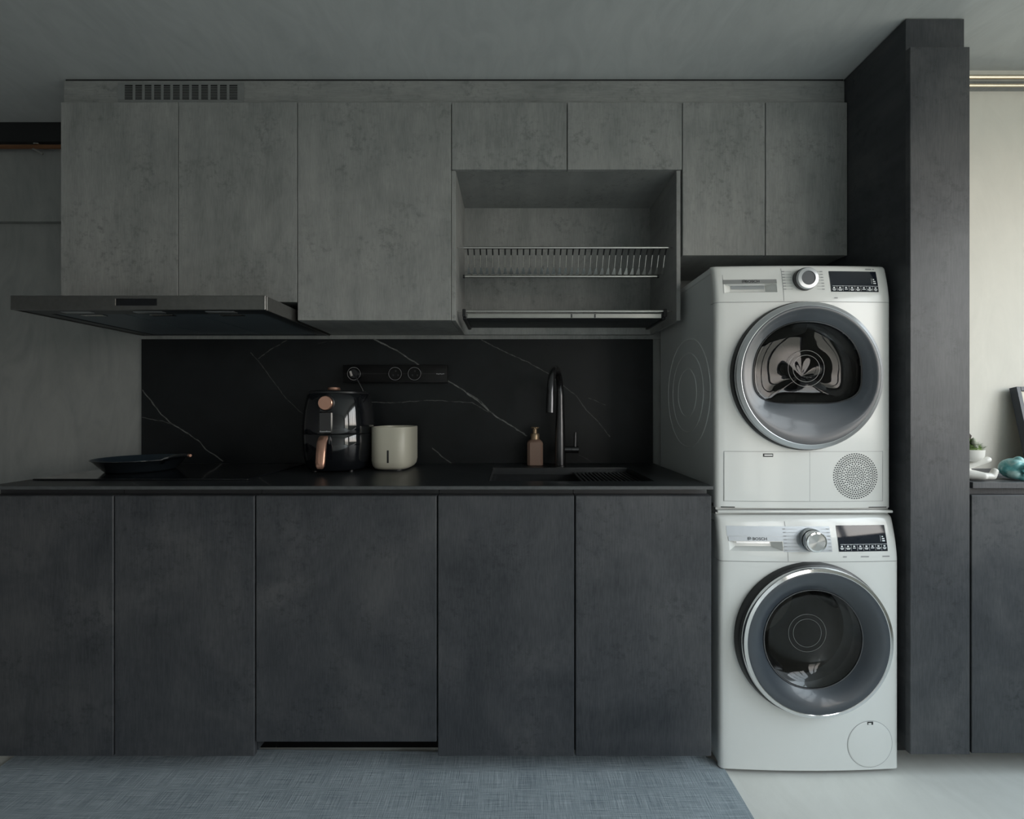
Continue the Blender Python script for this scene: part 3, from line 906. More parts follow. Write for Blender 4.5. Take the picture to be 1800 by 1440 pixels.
def appliance(t, yf0, zb, zt, zp, S, bulge, lean, door_c, hole_r, handle, strip_rows, silver_rows, dial, disp, cfg):
    """cabinet, front, control panel. All pixel numbers are converted with scale S."""
    X = lambda px: (px - 900) / S
    Z = lambda py: CAM_Z - (py - 720) / S
    r = .014

    def front(x, z):
        u = max(-1, min(1, (x - MX) / MH)); y = yf0 - bulge * (1 - u * u)
        ax = abs(x - MX) - (MH - r)
        if ax > 0:
            y += r * (1 - math.sqrt(max(0, 1 - min(1, ax / r) ** 2)))
        if z > zp:
            q = (z - zp) / (zt - zp); y += lean * q ** 1.6
            rt_ = .014; az = z - (zt - rt_)
            if az > 0: y += rt_ * (1 - math.sqrt(max(0, 1 - min(1, az / rt_) ** 2)))
        return y
    xe = [MX - MH, MX - MH + .0004, MX - MH + .0015, MX - MH + .0035, MX - MH + .007, MX - MH + .014]
    xe += [2 * MX - x for x in xe]
    back = DW - .012
    # body shell
    yb0 = yf0 + r
    c = MB()
    for xa, xb in ((MX - MH, MX - MH + .004), (MX + MH - .004, MX + MH)):
        c.box(xa, xb, yb0, back, zb + .012, zp - .001); c.box(xa, xb, yf0 + lean + r, back, zp - .001, zt - .026)
    c.box(MX - MH + .004, MX + MH - .004, back - .004, back, zb + .012, zt - .026)
    c.box(MX - MH + .004, MX + MH - .004, yb0 + .03, back - .004, zb + .012, zb + .016)
    c.build('cabinet', M['white_side'], t)
    B(MX - MH, MX + MH, yf0 + lean + r - .001, back, zt - .0255, zt, bev=.006, seg=3).build('lid', M['white_side'], t)
    # lower front
    xs = spanlist(xe + [X(p) for p in cfg.get('xmarks', ())], .02)
    zs = spanlist([zb, zp - .0012] + [Z(p) for p in cfg.get('zmarks', ())], .018)
    fp = MB().sheet(xs, zs, front, lambda x, z: (x - door_c[0]) ** 2 + (z - door_c[1]) ** 2 < hole_r ** 2)
    fp.build('front_panel', M['white'], t, smooth=50)
    B(MX - MH + .004, MX + MH - .004, yf0 + .012, yf0 + .016, zb + .002, zp - .19).build('inner_panel', M['blackplastic'], t) if cfg.get('inner') else None
    # control panel with the grip recess cut out
    hx0, hx1, hz0, hz1 = X(handle[0]), X(handle[2]), Z(handle[3]), Z(handle[1])
    xs = spanlist(xe + [hx0, hx1], .02)
    zs = spanlist([zp + .0004, hz0, hz1, zt - .014, zt - .008, zt - .004, zt - .0015, zt - .0004, zt], .012)
    cpm = MB().sheet(xs, zs, front, lambda x, z: hx0 < x < hx1 and hz0 < z < hz1)
    for xa in (MX - MH, MX + MH):
        A_ = [cpm.bm.verts.new((xa, front(xa, z), z)) for z in zs]; B_ = [cpm.bm.verts.new((xa, max(front(xa, z), yf0 + lean + r + .001), z)) for z in zs]
        for i in range(len(zs) - 1): cpm.bm.faces.new((A_[i], A_[i + 1], B_[i + 1], B_[i]))
    cp = cpm.build('control_panel', M['white'], t, smooth=50)
    # seam between them
    MB().sheet(spanlist(xe, .03), [zp - .0030, zp + .0012], lambda x, z: front(x, zp - .003) + .0022).build('seam', M['print_grey'], t)
    # grip recess: sloped cheeks into a deep slot
    g = MB(); ix0, ix1, iz0 = hx0 + (hx1 - hx0) * .17, hx1 - (hx1 - hx0) * .15, hz0 + (hz1 - hz0) * .30
    O = [(hx0, hz0), (hx1, hz0), (hx1, hz1), (hx0, hz1)]; I = [(ix0, iz0), (ix1, iz0), (ix1, hz1), (ix0, hz1)]
    Ov = [g.bm.verts.new((x, front(x, z), z)) for x, z in O]; Iv = [g.bm.verts.new((x, front(x, z) + .024, z)) for x, z in I]
    for i in range(4):
        j = (i + 1) % 4; g.bm.faces.new((Ov[i], Ov[j], Iv[j], Iv[i]))
    g.bm.faces.new(Iv)
    g.build('grip_recess', M['white'], cp, smooth=0)
    g = MB(); g.patch(ix0 + .004, ix1 - .004, hz1 - .012, hz1 + .001, lambda x, z: front(x, z) + .0225, 0, 4, 2)
    g.build('grip_slot', M['silver'], cp)  # silver patch at the back of the grip recess
    for q in silver_rows:
        MB().patch(X(q[0]), X(q[2]), Z(q[3]), Z(q[1]), front, .0006, 16, 8).build('trim_plate', M['trimplate'], cp)
    q = strip_rows
    MB().patch(X(q[0]), X(q[2]), Z(q[3]), Z(q[1]), front, .0016, 12, 3).build('grip_strip', M[cfg['strip_m']], cp)
    return front, X, Z, cp


def display(cp, q, front, X, Z, name='display'):
    x0, x1, z0, z1 = X(q[0]), X(q[2]), Z(q[3]), Z(q[1])
    d = MB().patch(x0, x1, z0, z1, front, .0012, 14, 8).build('display', M['display'], cp)
    mk = MB(); zl_ = z0 + (z1 - z0) * .27; n = 8; wv = (x1 - x0) / n
    mk.patch(x0 + .006, x1 - .001, zl_, zl_ + .0010, front, .0017, 10, 1)
    for k in range(n):
        a = x0 + k * wv
        if k: mk.patch(a - .0003, a + .0004, z0 + .003, zl_, front, .0017, 1, 1)
        m_ = a + wv / 2
        mk.patch(m_ - .0032, m_ + .0032, zl_ - .0078, zl_ - .0035, front, .0017, 1, 1)
        wdt = (.0062, .0080, .0050, .0068, .0070, .0060, .0078, .0062)[k]
        mk.patch(m_ - wdt, m_ + wdt, zl_ - .0125, zl_ - .0102, front, .0017, 1, 1)
        if k % 3 != 2: mk.patch(m_ - wdt * .7, m_ + wdt * .7, zl_ - .0158, zl_ - .0140, front, .0017, 1, 1)
    xr = x1 - .0145
    mk.patch(xr - .0068, xr - .0061, zl_ + .0085, zl_ + .028, front, .0017, 1, 2)
    for k, wv2 in enumerate((.0095, .0085, .0050)):
        mk.patch(xr - .0015, xr - .0015 + wv2, zl_ + .0090 + k * .0068, zl_ + .0125 + k * .0068, front, .0017, 1, 1)
    mk.build('display_print', M['print_white'], cp)


def legend(cp, cx, cz, front, left, right, dzs, gap):
    mk = MB()
    for k, dz in enumerate(dzs):
        for sgn, far in ((-1, left), (1, right)):
            a, b = cx + sgn * gap, cx + sgn * far
            x0, x1 = min(a, b), max(a, b); z = cz + dz
            mk.patch(x0, x1, z - .0005, z + .0005, front, .0011, 4, 1)
            ex = b - sgn * .004
            mk.patch(ex - .0045, ex + .0045, z - .0016 + .0004 * (k % 2), z + .0016, front, .0012, 1, 1)
    return mk


def logo_ring(cp, cx, cz, front, m, s):
    g = MB()
    n = 28
    for rr, r2 in ((s, s * .80),):
        A_ = [g.bm.verts.new((cx + rr * math.cos(2 * PI * i / n), front(cx, cz) - .0023, cz + rr * math.sin(2 * PI * i / n))) for i in range(n)]
        B_ = [g.bm.verts.new((cx + r2 * math.cos(2 * PI * i / n), front(cx, cz) - .0023, cz + r2 * math.sin(2 * PI * i / n))) for i in range(n)]
        for i in range(n):
            j = (i + 1) % n; g.bm.faces.new((A_[i], A_[j], B_[j], B_[i]))
    for sg in (-1, 1):
        g.box(cx + sg * s * .34 - s * .1, cx + sg * s * .34 + s * .1, front(cx, cz) - .0025, front(cx, cz) - .0022, cz - s * .55, cz + s * .55)
    g.box(cx - s * .34, cx + s * .34, front(cx, cz) - .0025, front(cx, cz) - .0022, cz - s * .09, cz + s * .09)
    g.build('emblem', m, cp)


def ring_faces(mb, R1, R2):
    n = len(R1)
    for i in range(n):
        j = (i + 1) % n; mb.bm.faces.new((R1[i], R1[j], R2[j], R2[i]))


# ---- washing machine
WS = 531.0
t = thing('washing_machine', (MX, 1.8, 0), 'white front-loading washing machine standing on the floor under the dryer', 'washing machine')
wc = (MX, .4508)
wf_, X, Z, cp = appliance(t, 800 / 529. , .0128, .8495, CAM_Z - (987 - 720) / WS, WS, .011, .026, wc, .195,
                          (1284, 953, 1376, 969), (1283, 944.5, 1377, 952), [(1281, 927, 1462, 944.4), (1377.2, 944.4, 1462, 970)], None, None, {'strip_m': 'trimplate'})
text('brand_lettering', 'BOSCH', .0120, X(1337), Z(948.3), wf_, M['print_dark'], cp, .0022, .00015, 1.22)
logo_ring(cp, X(1319), Z(948.3), wf_, M['print_dark'], .0062)
display(cp, (1474, 925.5, 1562.5, 969.5), wf_, X, Z)
dx, dz = X(1425.5), Z(949)
dial = MB().lathe([(.0375, .012), (.0375, -.006), (.0365, -.008)], (dx, wf_(dx, dz) - .004, dz), 'Y', 48, close=False).build('dial_base', M['silver'], cp)
MB().lathe([(.0345, -.006), (.0345, -.026), (.0325, -.029), (.0275, -.030)], (dx, wf_(dx, dz) - .004, dz), 'Y', 48, close=False).build('dial_ring', M['chrome'], cp)
dface = MB().lathe([(.0275, 0), (.0, 0)], (0, 0, 0), 'Y', 48, close=False)
dface.bm.transform(Matrix.Translation((dx, wf_(dx, dz) - .034, dz)))
dfo = dface.build('dial_face', M['radial'], cp)
# put the dial face's own origin on its axis so the brushed grain turns about it
ctr = Vector((dx, wf_(dx, dz) - .034, dz)) - WLOC[cp.name]
dfo.data.transform(Matrix.Translation(-ctr)); dfo.location = ctr
legend(cp, dx, dz, wf_, .088, .066, [.033 - k * .0112 for k in range(7)], .040).build('programme_legend', M['print_grey'], cp)
mk = MB()
for a, b in ((1481, 1487), (1513, 1527), (1552, 1565)): mk.patch(X(a), X(b), Z(979.5), Z(977.5), wf_, .0011, 2, 1)
mk.build('small_print', M['print_grey'], cp)
MB().patch(X(1383.6), X(1384.4), Z(986), Z(910), wf_, .0005, 1, 8).build('drawer_seam', M['print_grey'], cp)
# door
cx, cz = wc; Y0 = 800 / 529. - .010
dr = MB().lathe([(.252, .012), (.252, -.008), (.248, -.020), (.243, -.0225)], (cx, Y0, cz), 'Y', 96, close=False).build('door_rim', M['blackplastic'], t)
yd = Y0 - .030
dr = MB().lathe([(.2435, .008), (.2435, -.002), (.241, -.0075), (.2315, -.0095), (.2295, -.0085)], (cx, yd, cz), 'Y', 96, close=False).build('door_ring', M['chrome'], t)
MB().lathe([(.2295, -.0085), (.226, -.0095), (.20, -.0030), (.176, .011), (.167, .019), (.163, .022)], (cx, yd, cz), 'Y', 96, close=False).build('door_face', M['darkdoor'], t)
gl = MB().lathe([(.163, .0215), (.160, .024), (.152, .036), (.138, .050), (.112, .060), (.07, .065), (.0, .066)], (cx, yd, cz), 'Y', 72, close=False).build('door_glass', M['glass_washer'], t)
MB().lathe([(.1645, .0205), (.1635, .0185), (.1605, .0185), (.1595, .0215)], (cx, yd, cz), 'Y', 72, close=False).build('glass_rim', M['gunmetal'], t)
for rr in (.064, .048):
    MB().lathe([(rr, .0630), (rr - .0012, .0630)], (cx + .008, yd, cz + .000), 'Y', 64, close=False).build('glass_mark', M['drumlight'], t)
MB().lathe([(.20, .055), (.19, .060), (.172, .075), (.165, .11)], (cx, yd, cz), 'Y', 64, close=False).build('door_gasket', M['print_grey'], t)
MB().lathe([(.165, .11), (.235, .13), (.235, .50), (.20, .52), (.0, .53)], (cx, yd, cz), 'Y', 64, close=False).build('drum', M['drum_washer'], t)
for k in range(3):
    a = math.radians(20 + 120 * k)
    m_ = Matrix.Translation((cx, yd + .31, cz)) @ Matrix.Rotation(-a, 4, 'Y')
    c = MB().box(.17, .234, -.15, .15, -.03, .03, bev=.018, seg=3); c.bm.transform(m_); c.build('drum_paddle', M['drum'], t)
# service flap
fx, fz = X(1529), Z(1308)
g = MB(); n = 56
for a0, a1 in ((0.0762, .0750),):
    A_ = [g.bm.verts.new((fx + a0 * math.cos(2 * PI * i / n), wf_(fx + a0 * math.cos(2 * PI * i / n), fz) - .0006, fz + a0 * math.sin(2 * PI * i / n))) for i in range(n)]
    B_ = [g.bm.verts.new((fx + a1 * math.cos(2 * PI * i / n), wf_(fx + a1 * math.cos(2 * PI * i / n), fz) - .0012, fz + a1 * math.sin(2 * PI * i / n))) for i in range(n)]
    C_ = [g.bm.verts.new((fx + .071 * math.cos(2 * PI * i / n), wf_(fx + .071 * math.cos(2 * PI * i / n), fz) - .0016, fz + .071 * math.sin(2 * PI * i / n))) for i in range(n)]
    ring_faces(g, A_, B_); ring_faces(g, B_, C_); g.bm.faces.new(C_)
sf = g.build('service_flap', M['white'], t)
g = MB(); n = 56
A_ = [g.bm.verts.new((fx + .0775 * math.cos(2 * PI * i / n), wf_(fx + .0775 * math.cos(2 * PI * i / n), fz) - .0004, fz + .0775 * math.sin(2 * PI * i / n))) for i in range(n)]
B_ = [g.bm.verts.new((fx + .0762 * math.cos(2 * PI * i / n), wf_(fx + .0762 * math.cos(2 * PI * i / n), fz) - .0004, fz + .0762 * math.sin(2 * PI * i / n))) for i in range(n)]
ring_faces(g, A_, B_); g.build('flap_seam', M['print_grey'], sf)
MB().patch(X(1523.5), X(1534), Z(1273.5), Z(1268), wf_, .0020, 1, 1).build('flap_notch', M['print_dark'], sf)
MB().patch(X(1525), X(1530.5), Z(1273), Z(1270), wf_, .0026, 1, 1).build('notch_tab', M['white'], sf)
c = MB()
for fx_ in (MX - .25, MX + .25):
    for fy_ in (1.58, 2.05): c.lathe([(.02, 0.0002), (.02, .022)], (fx_, fy_, 0), 'Z', 20)
c.build('feet', M['blackplastic'], t)

# ---- stacking strip
o = MB()
yk = 800 / 522. + .010
o.box(MX - MH + .004, MX + MH - .006, yk + .008, DW - .02, .8500, .8715)
o.box(MX - MH + .002, MX + MH - .004, yk - .012, yk + .008, .8565, .8660, bev=.003, seg=2)
o = o.build('stacking_frame', M['white'])
tag(o, 'white stacking frame clamped between washing machine and tumble dryer', 'stacking frame')

# ---- tumble dryer
DSC = 520.0
t = thing('tumble_dryer', (MX, 1.83, .872), 'white tumble dryer stacked on top of the washing machine', 'dryer')
dc = (MX, 1.318)
df_, X, Z, cp = appliance(t, 800 / 518., .8722, 1.700, CAM_Z + (720 - 531) / DSC, DSC, .011, .022, dc, .20,
                          (1275, 498.6, 1366, 514), (1274, 490.5, 1366, 498.2), [], None, None, {'strip_m': 'strip'})
text('brand_lettering', 'BOSCH', .0120, X(1324), Z(494.3), df_, M['print_dark'], cp, .0022, .00015, 1.22)
logo_ring(cp, X(1309), Z(494.3), df_, M['print_dark'], .0062)
display(cp, (1460.5, 475, 1546.5, 513), df_, X, Z)
dx, dz = X(1414.5), Z(491.5)
MB().lathe([(.0385, .012), (.0385, -.010), (.0365, -.014)], (dx, df_(dx, dz) - .002, dz), 'Y', 48, close=False).build('dial_base', M['gunmetal'], cp)
MB().lathe([(.0365, -.012), (.0360, -.020), (.034, -.022), (.0235, -.0235)], (dx, df_(dx, dz) - .002, dz), 'Y', 48, close=False).build('dial_ring', M['silver'], cp)
MB().lathe([(.0235, -.0235), (.0225, -.0215), (.0, -.0215)], (dx, df_(dx, dz) - .002, dz), 'Y', 48, close=False).build('dial_face', M['darkdoor'], cp)
legend(cp, dx, dz, df_, .072, .066, [.030 - k * .0105 for k in range(7)], .041).build('programme_legend', M['print_grey'], cp)
mk = MB()
for a, b, q in ((1465, 1471, 524), (1528, 1539, 470.5), (1541, 1544, 470.5)): mk.patch(X(a), X(b), Z(q + 1.2), Z(q - .8), df_, .0011, 2, 1)
mk.build('small_print', M['print_grey'], cp)
MB().patch(X(1376.2), X(1377), Z(530), Z(470), df_, .0005, 1, 8).build('drawer_seam', M['print_grey'], cp)
mk = MB(); mk.patch(X(1273.4), X(1274), Z(515), Z(481), df_, .0006, 1, 4); mk.build('drawer_edge', M['print_grey'], cp)
# embossed rings on the left flank
xl = MX - MH
for rr in (.094, .155, .212):
    MB().lathe([(rr + .004, .0), (rr + .002, -.0022), (rr - .002, -.0022), (rr - .004, 0)], (xl + .0003, 1.795, 1.27), 'X', 72, close=False).build('side_emboss', M['white_side'], t)
# door
cx, cz = dc; Y0 = 800 / 518. - .010
MB().lathe([(.2505, .010), (.2505, -.006), (.2475, -.016), (.245, -.018)], (cx, Y0, cz), 'Y', 96, close=False).build('door_rim', M['blackplastic'], t)
yd = Y0 - .020
MB().lathe([(.2465, .006), (.2465, -.001), (.244, -.006), (.2315, -.0125), (.2295, -.0115)], (cx, yd, cz), 'Y', 96, close=False).build('door_ring', M['silver'], t)


def dshape(a):
    """outline of the flattened window, as radius from the door centre"""
    ca, sa = math.cos(a), math.sin(a)
    hw = .183; top = .1835; bot = .094
    h0 = .012
    lo, hi = 0.0, .26
    for _ in range(30):
        m_ = (lo + hi) / 2; x, z = m_ * ca, m_ * sa - h0
        if z >= 0: f = (abs(x) / hw) ** 2.12 + (z / (top - h0)) ** 2.12
        else: f = (abs(x) / hw) ** 3.6 + (abs(z) / (bot + h0)) ** 3.6
        if f < 1: lo = m_
        else: hi = m_
    return lo


n = 120
angs = [2 * PI * i / n for i in range(n)]
g = MB(); rings = []
for q in range(9):
    s_ = q / 8.0; ring = []
    for a in angs:
        r1, r0 = .2295, dshape(a); r_ = r1 + (r0 - r1) * s_
        wid = max(.02, r1 - r0)
        dep = min(.030, wid * .40)
        yy = -.0115 - .002 * math.sin(PI * min(1, s_ * 3)) + dep * (s_ ** 1.5)
        ring.append(g.bm.verts.new((cx + r_ * math.cos(a), yd + yy, cz + r_ * math.sin(a))))
    rings.append(ring)
for A_, B_ in zip(rings, rings[1:]): ring_faces(g, A_, B_)
g.build('door_face', M['darkdoor'], t, smooth=60)
g = MB(); R1, R2, R3 = [], [], []
for a in angs:
    r0 = dshape(a); wid = max(.02, .2295 - r0); base = -.0115 + min(.030, wid * .40)
    for RR, dr_, dy_ in ((R1, .001, -.0002), (R2, -.001, -.002), (R3, -.0045, .0005)):
        RR.append(g.bm.verts.new((cx + (r0 + dr_) * math.cos(a), yd + base + dy_, cz + (r0 + dr_) * math.sin(a))))
ring_faces(g, R1, R2); ring_faces(g, R2, R3); g.build('glass_rim', M['gunmetal'], t)
g = MB(); rings = []
for s_, dy_ in ((1, 0), (.985, .008), (.95, .016), (.85, .026), (.7, .032), (.45, .035), (.2, .036), (.01, .036)):
    ring = []
    for a in angs:
        r0 = dshape(a); wid = max(.02, .2295 - r0); base = -.0115 + min(.030, wid * .40)
        ring.append(g.bm.verts.new((cx + r0 * s_ * math.cos(a), yd + base * (1 if s_ > .9 else .6) + dy_, cz + r0 * s_ * math.sin(a))))
    rings.append(ring)
for A_, B_ in zip(rings, rings[1:]): ring_faces(g, A_, B_)
g.build('door_glass', M['glass_dryer'], t, smooth=80)
for rr in (.062, .046):
    MB().lathe([(rr, .0290), (rr - .0012, .0290)], (cx + .010, yd, cz + .026), 'Y', 64, close=False).build('glass_mark', M['drumlight'], t)
MB().lathe([(.245, .06), (.20, .075), (.20, .10), (.255, .11), (.255, .47), (.21, .49), (.0, .50)], (cx, yd, cz), 'Y', 64, close=False).build('drum', M['drum'], t)
for k in range(3):
    a = math.radians(75 + 120 * k)
    m_ = Matrix.Translation((cx, yd + .28, cz)) @ Matrix.Rotation(-a, 4, 'Y')
    c = MB().box(.17, .253, -.16, .16, -.032, .032, bev=.02, seg=3); c.bm.transform(m_); c.build('drum_paddle', M['drumlight'], t)
MB().lathe([(.11, .485), (.09, .470), (.03, .468), (.0, .468)], (cx, yd, cz), 'Y', 48, close=False).build('drum_hub', M['hub'], t)
# condenser flap and grille field
q = (1273, 793.5, 1553, 881.5)
mk = MB(); ww = .0011
for a, b, c_, d_ in ((X(q[0]), X(q[2]), Z(q[1]) - ww, Z(q[1])), (X(q[0]), X(q[2]), Z(q[3]), Z(q[3]) + ww),):
    mk.patch(a, b, c_, d_, df_, .0006, 14, 1)
for a in (q[0], 1421.5, q[2]):
    mk.patch(X(a) - ww / 2, X(a) + ww / 2, Z(q[3]), Z(q[1]), df_, .0006, 1, 1)
mk.build('flap_seam', M['print_grey'], t)
fl = MB(); fl.patch(X(q[0]) + .0016, X(1421.5) - .0012, Z(q[3]) + .0016, Z(q[1]) - .0016, df_, .0013, 8, 2)
flap = fl.build('condenser_flap', M['white'], t)
MB().patch(X(1340), X(1357.5), Z(803), Z(797.2), df_, .0018, 1, 1).build('flap_notch', M['print_dark'], flap)
MB().patch(X(1342), X(1356), Z(801), Z(799), df_, .0026, 1, 1).build('notch_tab', M['silver'], flap)
gx, gz = X(1503), Z(837)
g = MB()
for k in range(1, 12):
    rr = .0765 * k / 11.2; cnt = max(6, int(2 * PI * rr / .0078)) if k < 4 else (24 if k < 7 else (40 if k < 9 else 56))
    for i in range(cnt):
        a = 2 * PI * (i + .5 * (k % 2)) / cnt; x, z = gx + rr * math.cos(a), gz + rr * math.sin(a); hr = .0024
        yy = df_(x, z) - .0008
        g.bm.faces.new([g.bm.verts.new((x + hr * math.cos(PI / 4 * j), yy, z + hr * math.sin(PI / 4 * j))) for j in range(8)])
go = g.build('perforation', M['holes'], t, recalc=False); go['kind'] = 'stuff'
mk = MB(); mk.patch(X(1257), X(1292), Z(892.6), Z(890.9), df_, .0008, 3, 1); mk.patch(X(1527), X(1560), Z(892.6), Z(891.2), df_, .0008, 3, 1)
mk.build('bottom_gap', M['print_dark'], t)

# ------------------------------------------------------------------ tall end unit on the right
t = thing('tall_cabinet', (1.403, 1.8, .08), 'tall dark slate end cabinet right of the stacked appliances', 'cabinet')
DFc = 800 / 530.
c = MB(); c.box(1.3057, 1.5, DFc, DW - .002, .078, CEIL - .004, bev=.0008)
c.build('body', M['base'], t)
B(1.3035, 1.4992, DB, DFc - .0005, .075, CAM_Z + 638 / 537., bev=.0014).build('door', M['base'], t)
B(1.32, 1.49, DFc + .10, DW - .01, 0, .077).build('plinth', M['shadow'], t)

# ------------------------------------------------------------------ low unit with shelf top in the alcove
t = thing('low_cabinet', (1.95, 1.62, .08), 'low dark slate cabinet right of the tall end cabinet', 'cabinet')
c = MB(); c.box(1.506, 2.58, YC0, ALC - .002, .082, .922)
c.build('body', M['base'], t)
door(t, 1.5035, 2.04, .079, .9245, DB, DT, 'base'); door(t, 2.04, 2.58, .079, .9245, DB, DT, 'base')
B(1.506, 2.58, YC0 + .012, YC0 + .03, .9225, .9465).build('finger_rail', M['base'], t)
B(1.52, 2.57, 1.64, ALC - .002, 0, .081).build('plinth', M['shadow'], t)
o = B(1.5065, 2.60, DB - .002, ALC - .0015, .947, .967, bev=.001).build('display_shelf', M['base'])
tag(o, 'dark slate shelf top of the low cabinet carrying the ornaments', 'shelf')
SH = .967
o = B(1.5065, 2.60, 1.625, ALC - .0015, SH + .0003, SH + .012, bev=.001).build('shelf_upstand', M['base'])
tag(o, 'raised dark slate strip along the back of the shelf top', 'trim')

# picture frame leaning on the wall
t = thing('picture_frame', (1.99, 1.67, SH + .0125), 'dark blue-grey picture frame leaning against the alcove wall', 'picture frame')
fw_, fh_, ft_ = .26, .312, .026
tilt = math.radians(-11)
mt = Matrix.Translation((1.892, 1.648, SH + .0175)) @ Matrix.Rotation(tilt, 4, 'X')


def framed(name, boxes, m):
    c = MB()
    for b_ in boxes: c.box(*b_, bev=.001)
    c.bm.transform(mt); return c.build(name, m, t)


s_ = .016
framed('frame_bar', [(0, s_, 0, ft_, 0, fh_)], M['frame']); framed('frame_bar', [(fw_ - s_, fw_, 0, ft_, 0, fh_)], M['frame'])
framed('frame_bar', [(s_, fw_ - s_, 0, ft_, 0, s_)], M['frame']); framed('frame_bar', [(s_, fw_ - s_, 0, ft_, fh_ - s_, fh_)], M['frame'])
framed('mount', [(s_, fw_ - s_, .008, .012, s_, fh_ - s_)], M['paper'])
framed('print', [(.07, fw_ - .07, .0065, .0078, .08, fh_ - .08)], M['art'])


def blob(name, parts, m, parent, vox=.0022, smooth_it=4):
    """one continuous surface from overlapping spheres and capsules"""
    c = MB()
    for p in parts:
        if len(p) == 2: c.sphere(p[0], p[1], sub=3)
        elif isinstance(p[1], (int, float)): c.sphere(p[0], p[1], *p[2], sub=3)
        else:
            A_, B_, ra, rb = p
            for k in range(9):
                q = k / 8.; c.sphere(Vector(A_).lerp(Vector(B_), q), ra + (rb - ra) * q, sub=2)
    o = c.build(name, m, parent)
    md = o.modifiers.new('r', 'REMESH'); md.mode = 'VOXEL'; md.voxel_size = vox; md.use_smooth_shade = True
    ms = o.modifiers.new('s', 'SMOOTH'); ms.iterations = smooth_it; ms.factor = .5
    dg = bpy.context.evaluated_depsgraph_get()
    me = bpy.data.meshes.new_from_object(o.evaluated_get(dg)); o.modifiers.clear(); o.data = me
    me.polygons.foreach_set('use_smooth', [True] * len(me.polygons))
    return o


# seated ceramic planter
GX, GY = 1.540, 1.555
t = thing('figurine_planter', (GX, GY, SH), 'white ceramic seated-figure planter with moss beside the tall cabinet', 'planter')
z = SH
blob('figure', [((GX - .012, GY + .012, z + .028), .027, (1.0, .9, 1.0)), ((GX - .016, GY + .018, z + .058), .021),
                ((GX + .004, GY + .006, z + .020), (GX + .052, GY - .018, z + .014), .020, .0125),
                ((GX + .052, GY - .018, z + .013), (GX + .080, GY - .02, z + .0125), .0125, .0115),
                ((GX + .080, GY - .02, z + .013), (GX + .088, GY - .02, z + .030), .0115, .0105),
                ((GX - .010, GY - .012, z + .020), (GX + .030, GY - .04, z + .015), .017, .012),
                ((GX + .000, GY + .000, z + .040), (GX + .056, GY - .020, z + .066), .013, .0105),
                ((GX + .056, GY - .020, z + .066), (GX + .064, GY - .020, z + .069), .0105, .0105)], M['ceramic'], t)
MB().lathe([(.0, .0), (.026, .0), (.037, .007), (.0430, .018), (.0445, .040), (.0425, .040), (.0415, .030), (.0, .030)], (GX + .010, GY - .004, z + .063), 'Z', 48, close=False).build('bowl', M['ceramic'], t)
mo = blob('moss', [((GX + .014, GY - .004, z + .106), .034, (1, 1, .6)), ((GX, GY - .004, z + .105), .030, (1, 1, .75)), ((GX - .006, GY + .002, z + .125), .026, (1, 1, 1.4)), ((GX + .018, GY - .012, z + .108), .014)], M['mossball'], t, .003, 2)
gr = MB()
for k in range(420):
    a = random.uniform(0, 2 * PI); r_ = random.uniform(.004, .038); ln = random.uniform(.008, .020)
    b0 = Vector((GX + .010 + r_ * math.cos(a), GY - .004 + r_ * math.sin(a), z + .102 + (.042 - r_) * .9))
    d_ = Vector((math.cos(a) * .7 + random.uniform(-.3, .3), math.sin(a) * .7 + random.uniform(-.3, .3), random.uniform(.3, 1))).normalized()
    sd = d_.orthogonal().normalized() * .0011
    gr.bm.faces.new([gr.bm.verts.new(b0 + sd), gr.bm.verts.new(b0 - sd), gr.bm.verts.new(b0 + d_ * ln)])
go = gr.build('grass_tuft', M['moss'], t, smooth=0, recalc=False); go['kind'] = 'stuff'
blob('pale_moss', [((GX + .012, GY - .030, z + .112), .008), ((GX + .020, GY - .028, z + .122), .007), ((GX + .008, GY - .030, z + .126), .008), ((GX + .014, GY - .022, z + .135), .007)], M['mossgrey'], t, .002, 1)
MB().tube([(GX + .004, GY + .002, z + .11), (GX + .010, GY - .006, z + .150), (GX + .004, GY - .004, z + .166)], [.012, .011, .004], 10).build('bark', M['soil'], t)

# turquoise ornament
OX, OY = 1.713, 1.545
t = thing('turquoise_ornament', (OX, OY, SH), 'lumpy turquoise glazed ornament on the shelf beside the planter', 'ornament')
z = SH
blob('body', [((OX - .006, OY + .006, z + .037), .036, (1, 1, .98)), ((OX - .024, OY - .016, z + .022), .018), ((OX - .010, OY - .026, z + .014), .014),
              ((OX - .002, OY - .008, z + .066), .014), ((OX - .018, OY - .012, z + .052), .017), ((OX + .022, OY - .010, z + .058), .011),
              ((OX + .028, OY - .006, z + .046), .012), ((OX - .004, OY - .022, z + .042), .018), ((OX - .03, OY, z + .035), .016)], M['teal'], t, .0024, 3)
c = MB(); n = 40; rings = []
for q, (rr, yy) in enumerate(((.004, -.030), (.014, -.036), (.024, -.040), (.0285, -.041))):
    ring = []
    for i in range(n):
        a = 2 * PI * i / n; fl_ = 1 + (.10 * math.sin(a * 11) * q / 3)
        ring.append(c.bm.verts.new((OX + .006 + rr * fl_ * math.cos(a), OY + yy + .003 * math.sin(a * 11) * q / 3, z + .0315 + rr * fl_ * math.sin(a))))
    rings.append(ring)
for A_, B_ in zip(rings, rings[1:]): ring_faces(c, A_, B_)
c.bm.faces.new(rings[0])
o = c.build('ruffle', M['teal'], t)
md = o.modifiers.new('s', 'SOLIDIFY'); md.thickness = .004; md.offset = 0

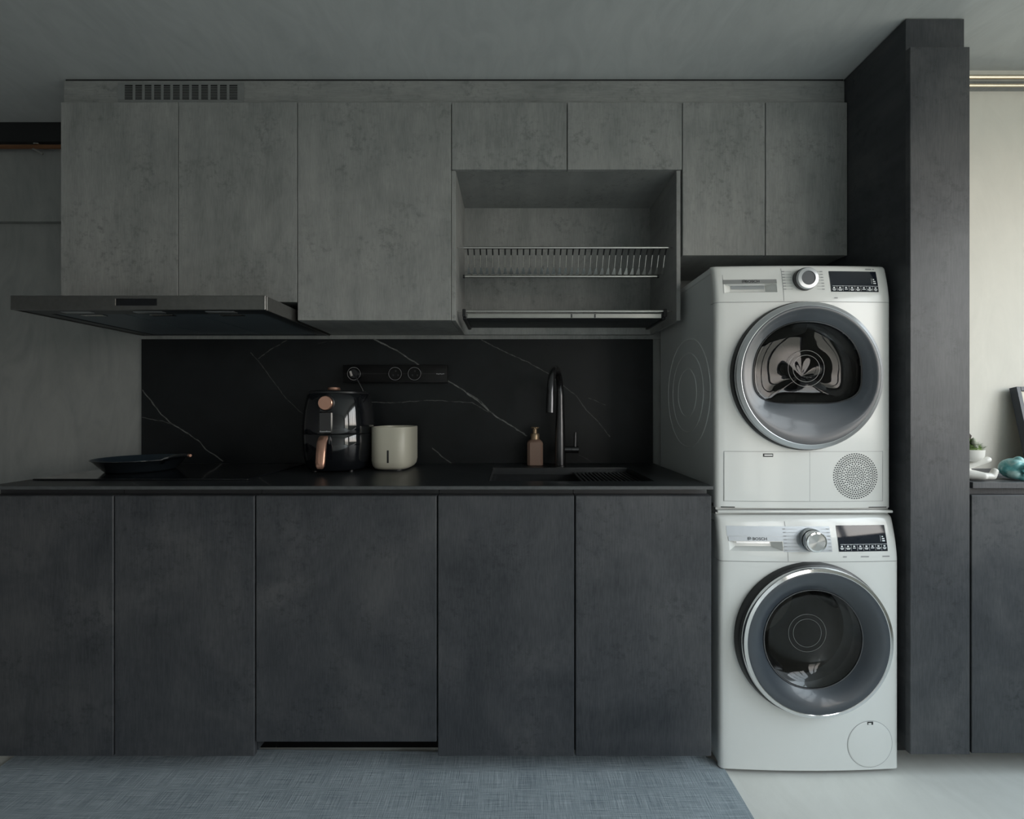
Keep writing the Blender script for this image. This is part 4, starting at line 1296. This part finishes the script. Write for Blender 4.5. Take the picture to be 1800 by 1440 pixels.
# rails under the ceiling on the right, pipe and trunking on the left
o = MB().lathe([(.0072, 1.503), (.0072, 2.61)], (0, ALC - .040, CAM_Z + (720 - 135.5) / 800 * (ALC - .04)), 'X', 18).build('copper_rail', M['brass'])
tag(o, 'thicker bright metal rail just under the ceiling on the right wall', 'rail')
o = MB().lathe([(.0052, 1.503), (.0052, 2.61)], (0, ALC - .032, CAM_Z + (720 - 150.3) / 800 * (ALC - .032)), 'X', 18).build('copper_rail', M['brass'])
tag(o, 'thinner bright metal rail, the lower of the two on the right wall', 'rail')
o = B(1.503, 2.61, ALC - .022, ALC - .0005, 2.425, 2.448).build('rail_backing', M['upper'])
tag(o, 'grey backing strip behind the two rails on the right wall', 'trim')
o = B(-2.74, -1.762, DW - .066, DW - .0285, CEIL - .088, CEIL - .0005).build('ceiling_band', M['matt'])  # plain black box along the top of the back wall
tag(o, 'black trunking where the back wall meets the ceiling, upper left', 'band')
zp_ = CAM_Z + (720 - 258) / 800 * 2.06
t = thing('copper_pipe', (-2.2, 2.06, zp_), 'thin copper pipe under the black trunking, upper left', 'pipe')
MB().lathe([(.0095, -2.74), (.0095, -1.762)], (0, 2.06, zp_), 'X', 16).build('pipe', M['copperpipe'], t)
pc = P(64, 257, 2.05)
c = MB(); c.box(pc.x - .012, pc.x + .012, 2.046, 2.094, pc.z + .009, pc.z + .014, bev=.001)
rt = Matrix.Rotation(math.radians(28), 3, 'Y'); c.box(pc.x - .012, pc.x + .040, 2.044, 2.048, pc.z - .018, pc.z - .010, rot=rt, piv=Vector((pc.x - .012, 2.046, pc.z - .014)))
c.build('pipe_clip', M['steel'], t)

# ------------------------------------------------------------------ rug
pts = [(-1.715, .75), (.708, .75)]
for k in range(9):
    a = k * PI / 2 / 8; pts.append((.708 - .07 + .07 * math.cos(a), 1.575 - .07 + .07 * math.sin(a)))
for k in range(9):
    a = PI / 2 + k * PI / 2 / 8; pts.append((-1.715 + .03 + .03 * math.cos(a), 1.615 - .03 + .03 * math.sin(a)))
o = MB().poly_prism(pts, .0005, .009).build('rug', M['rug'])
tag(o, 'blue-grey woven runner rug on the floor before the base cabinets', 'rug')
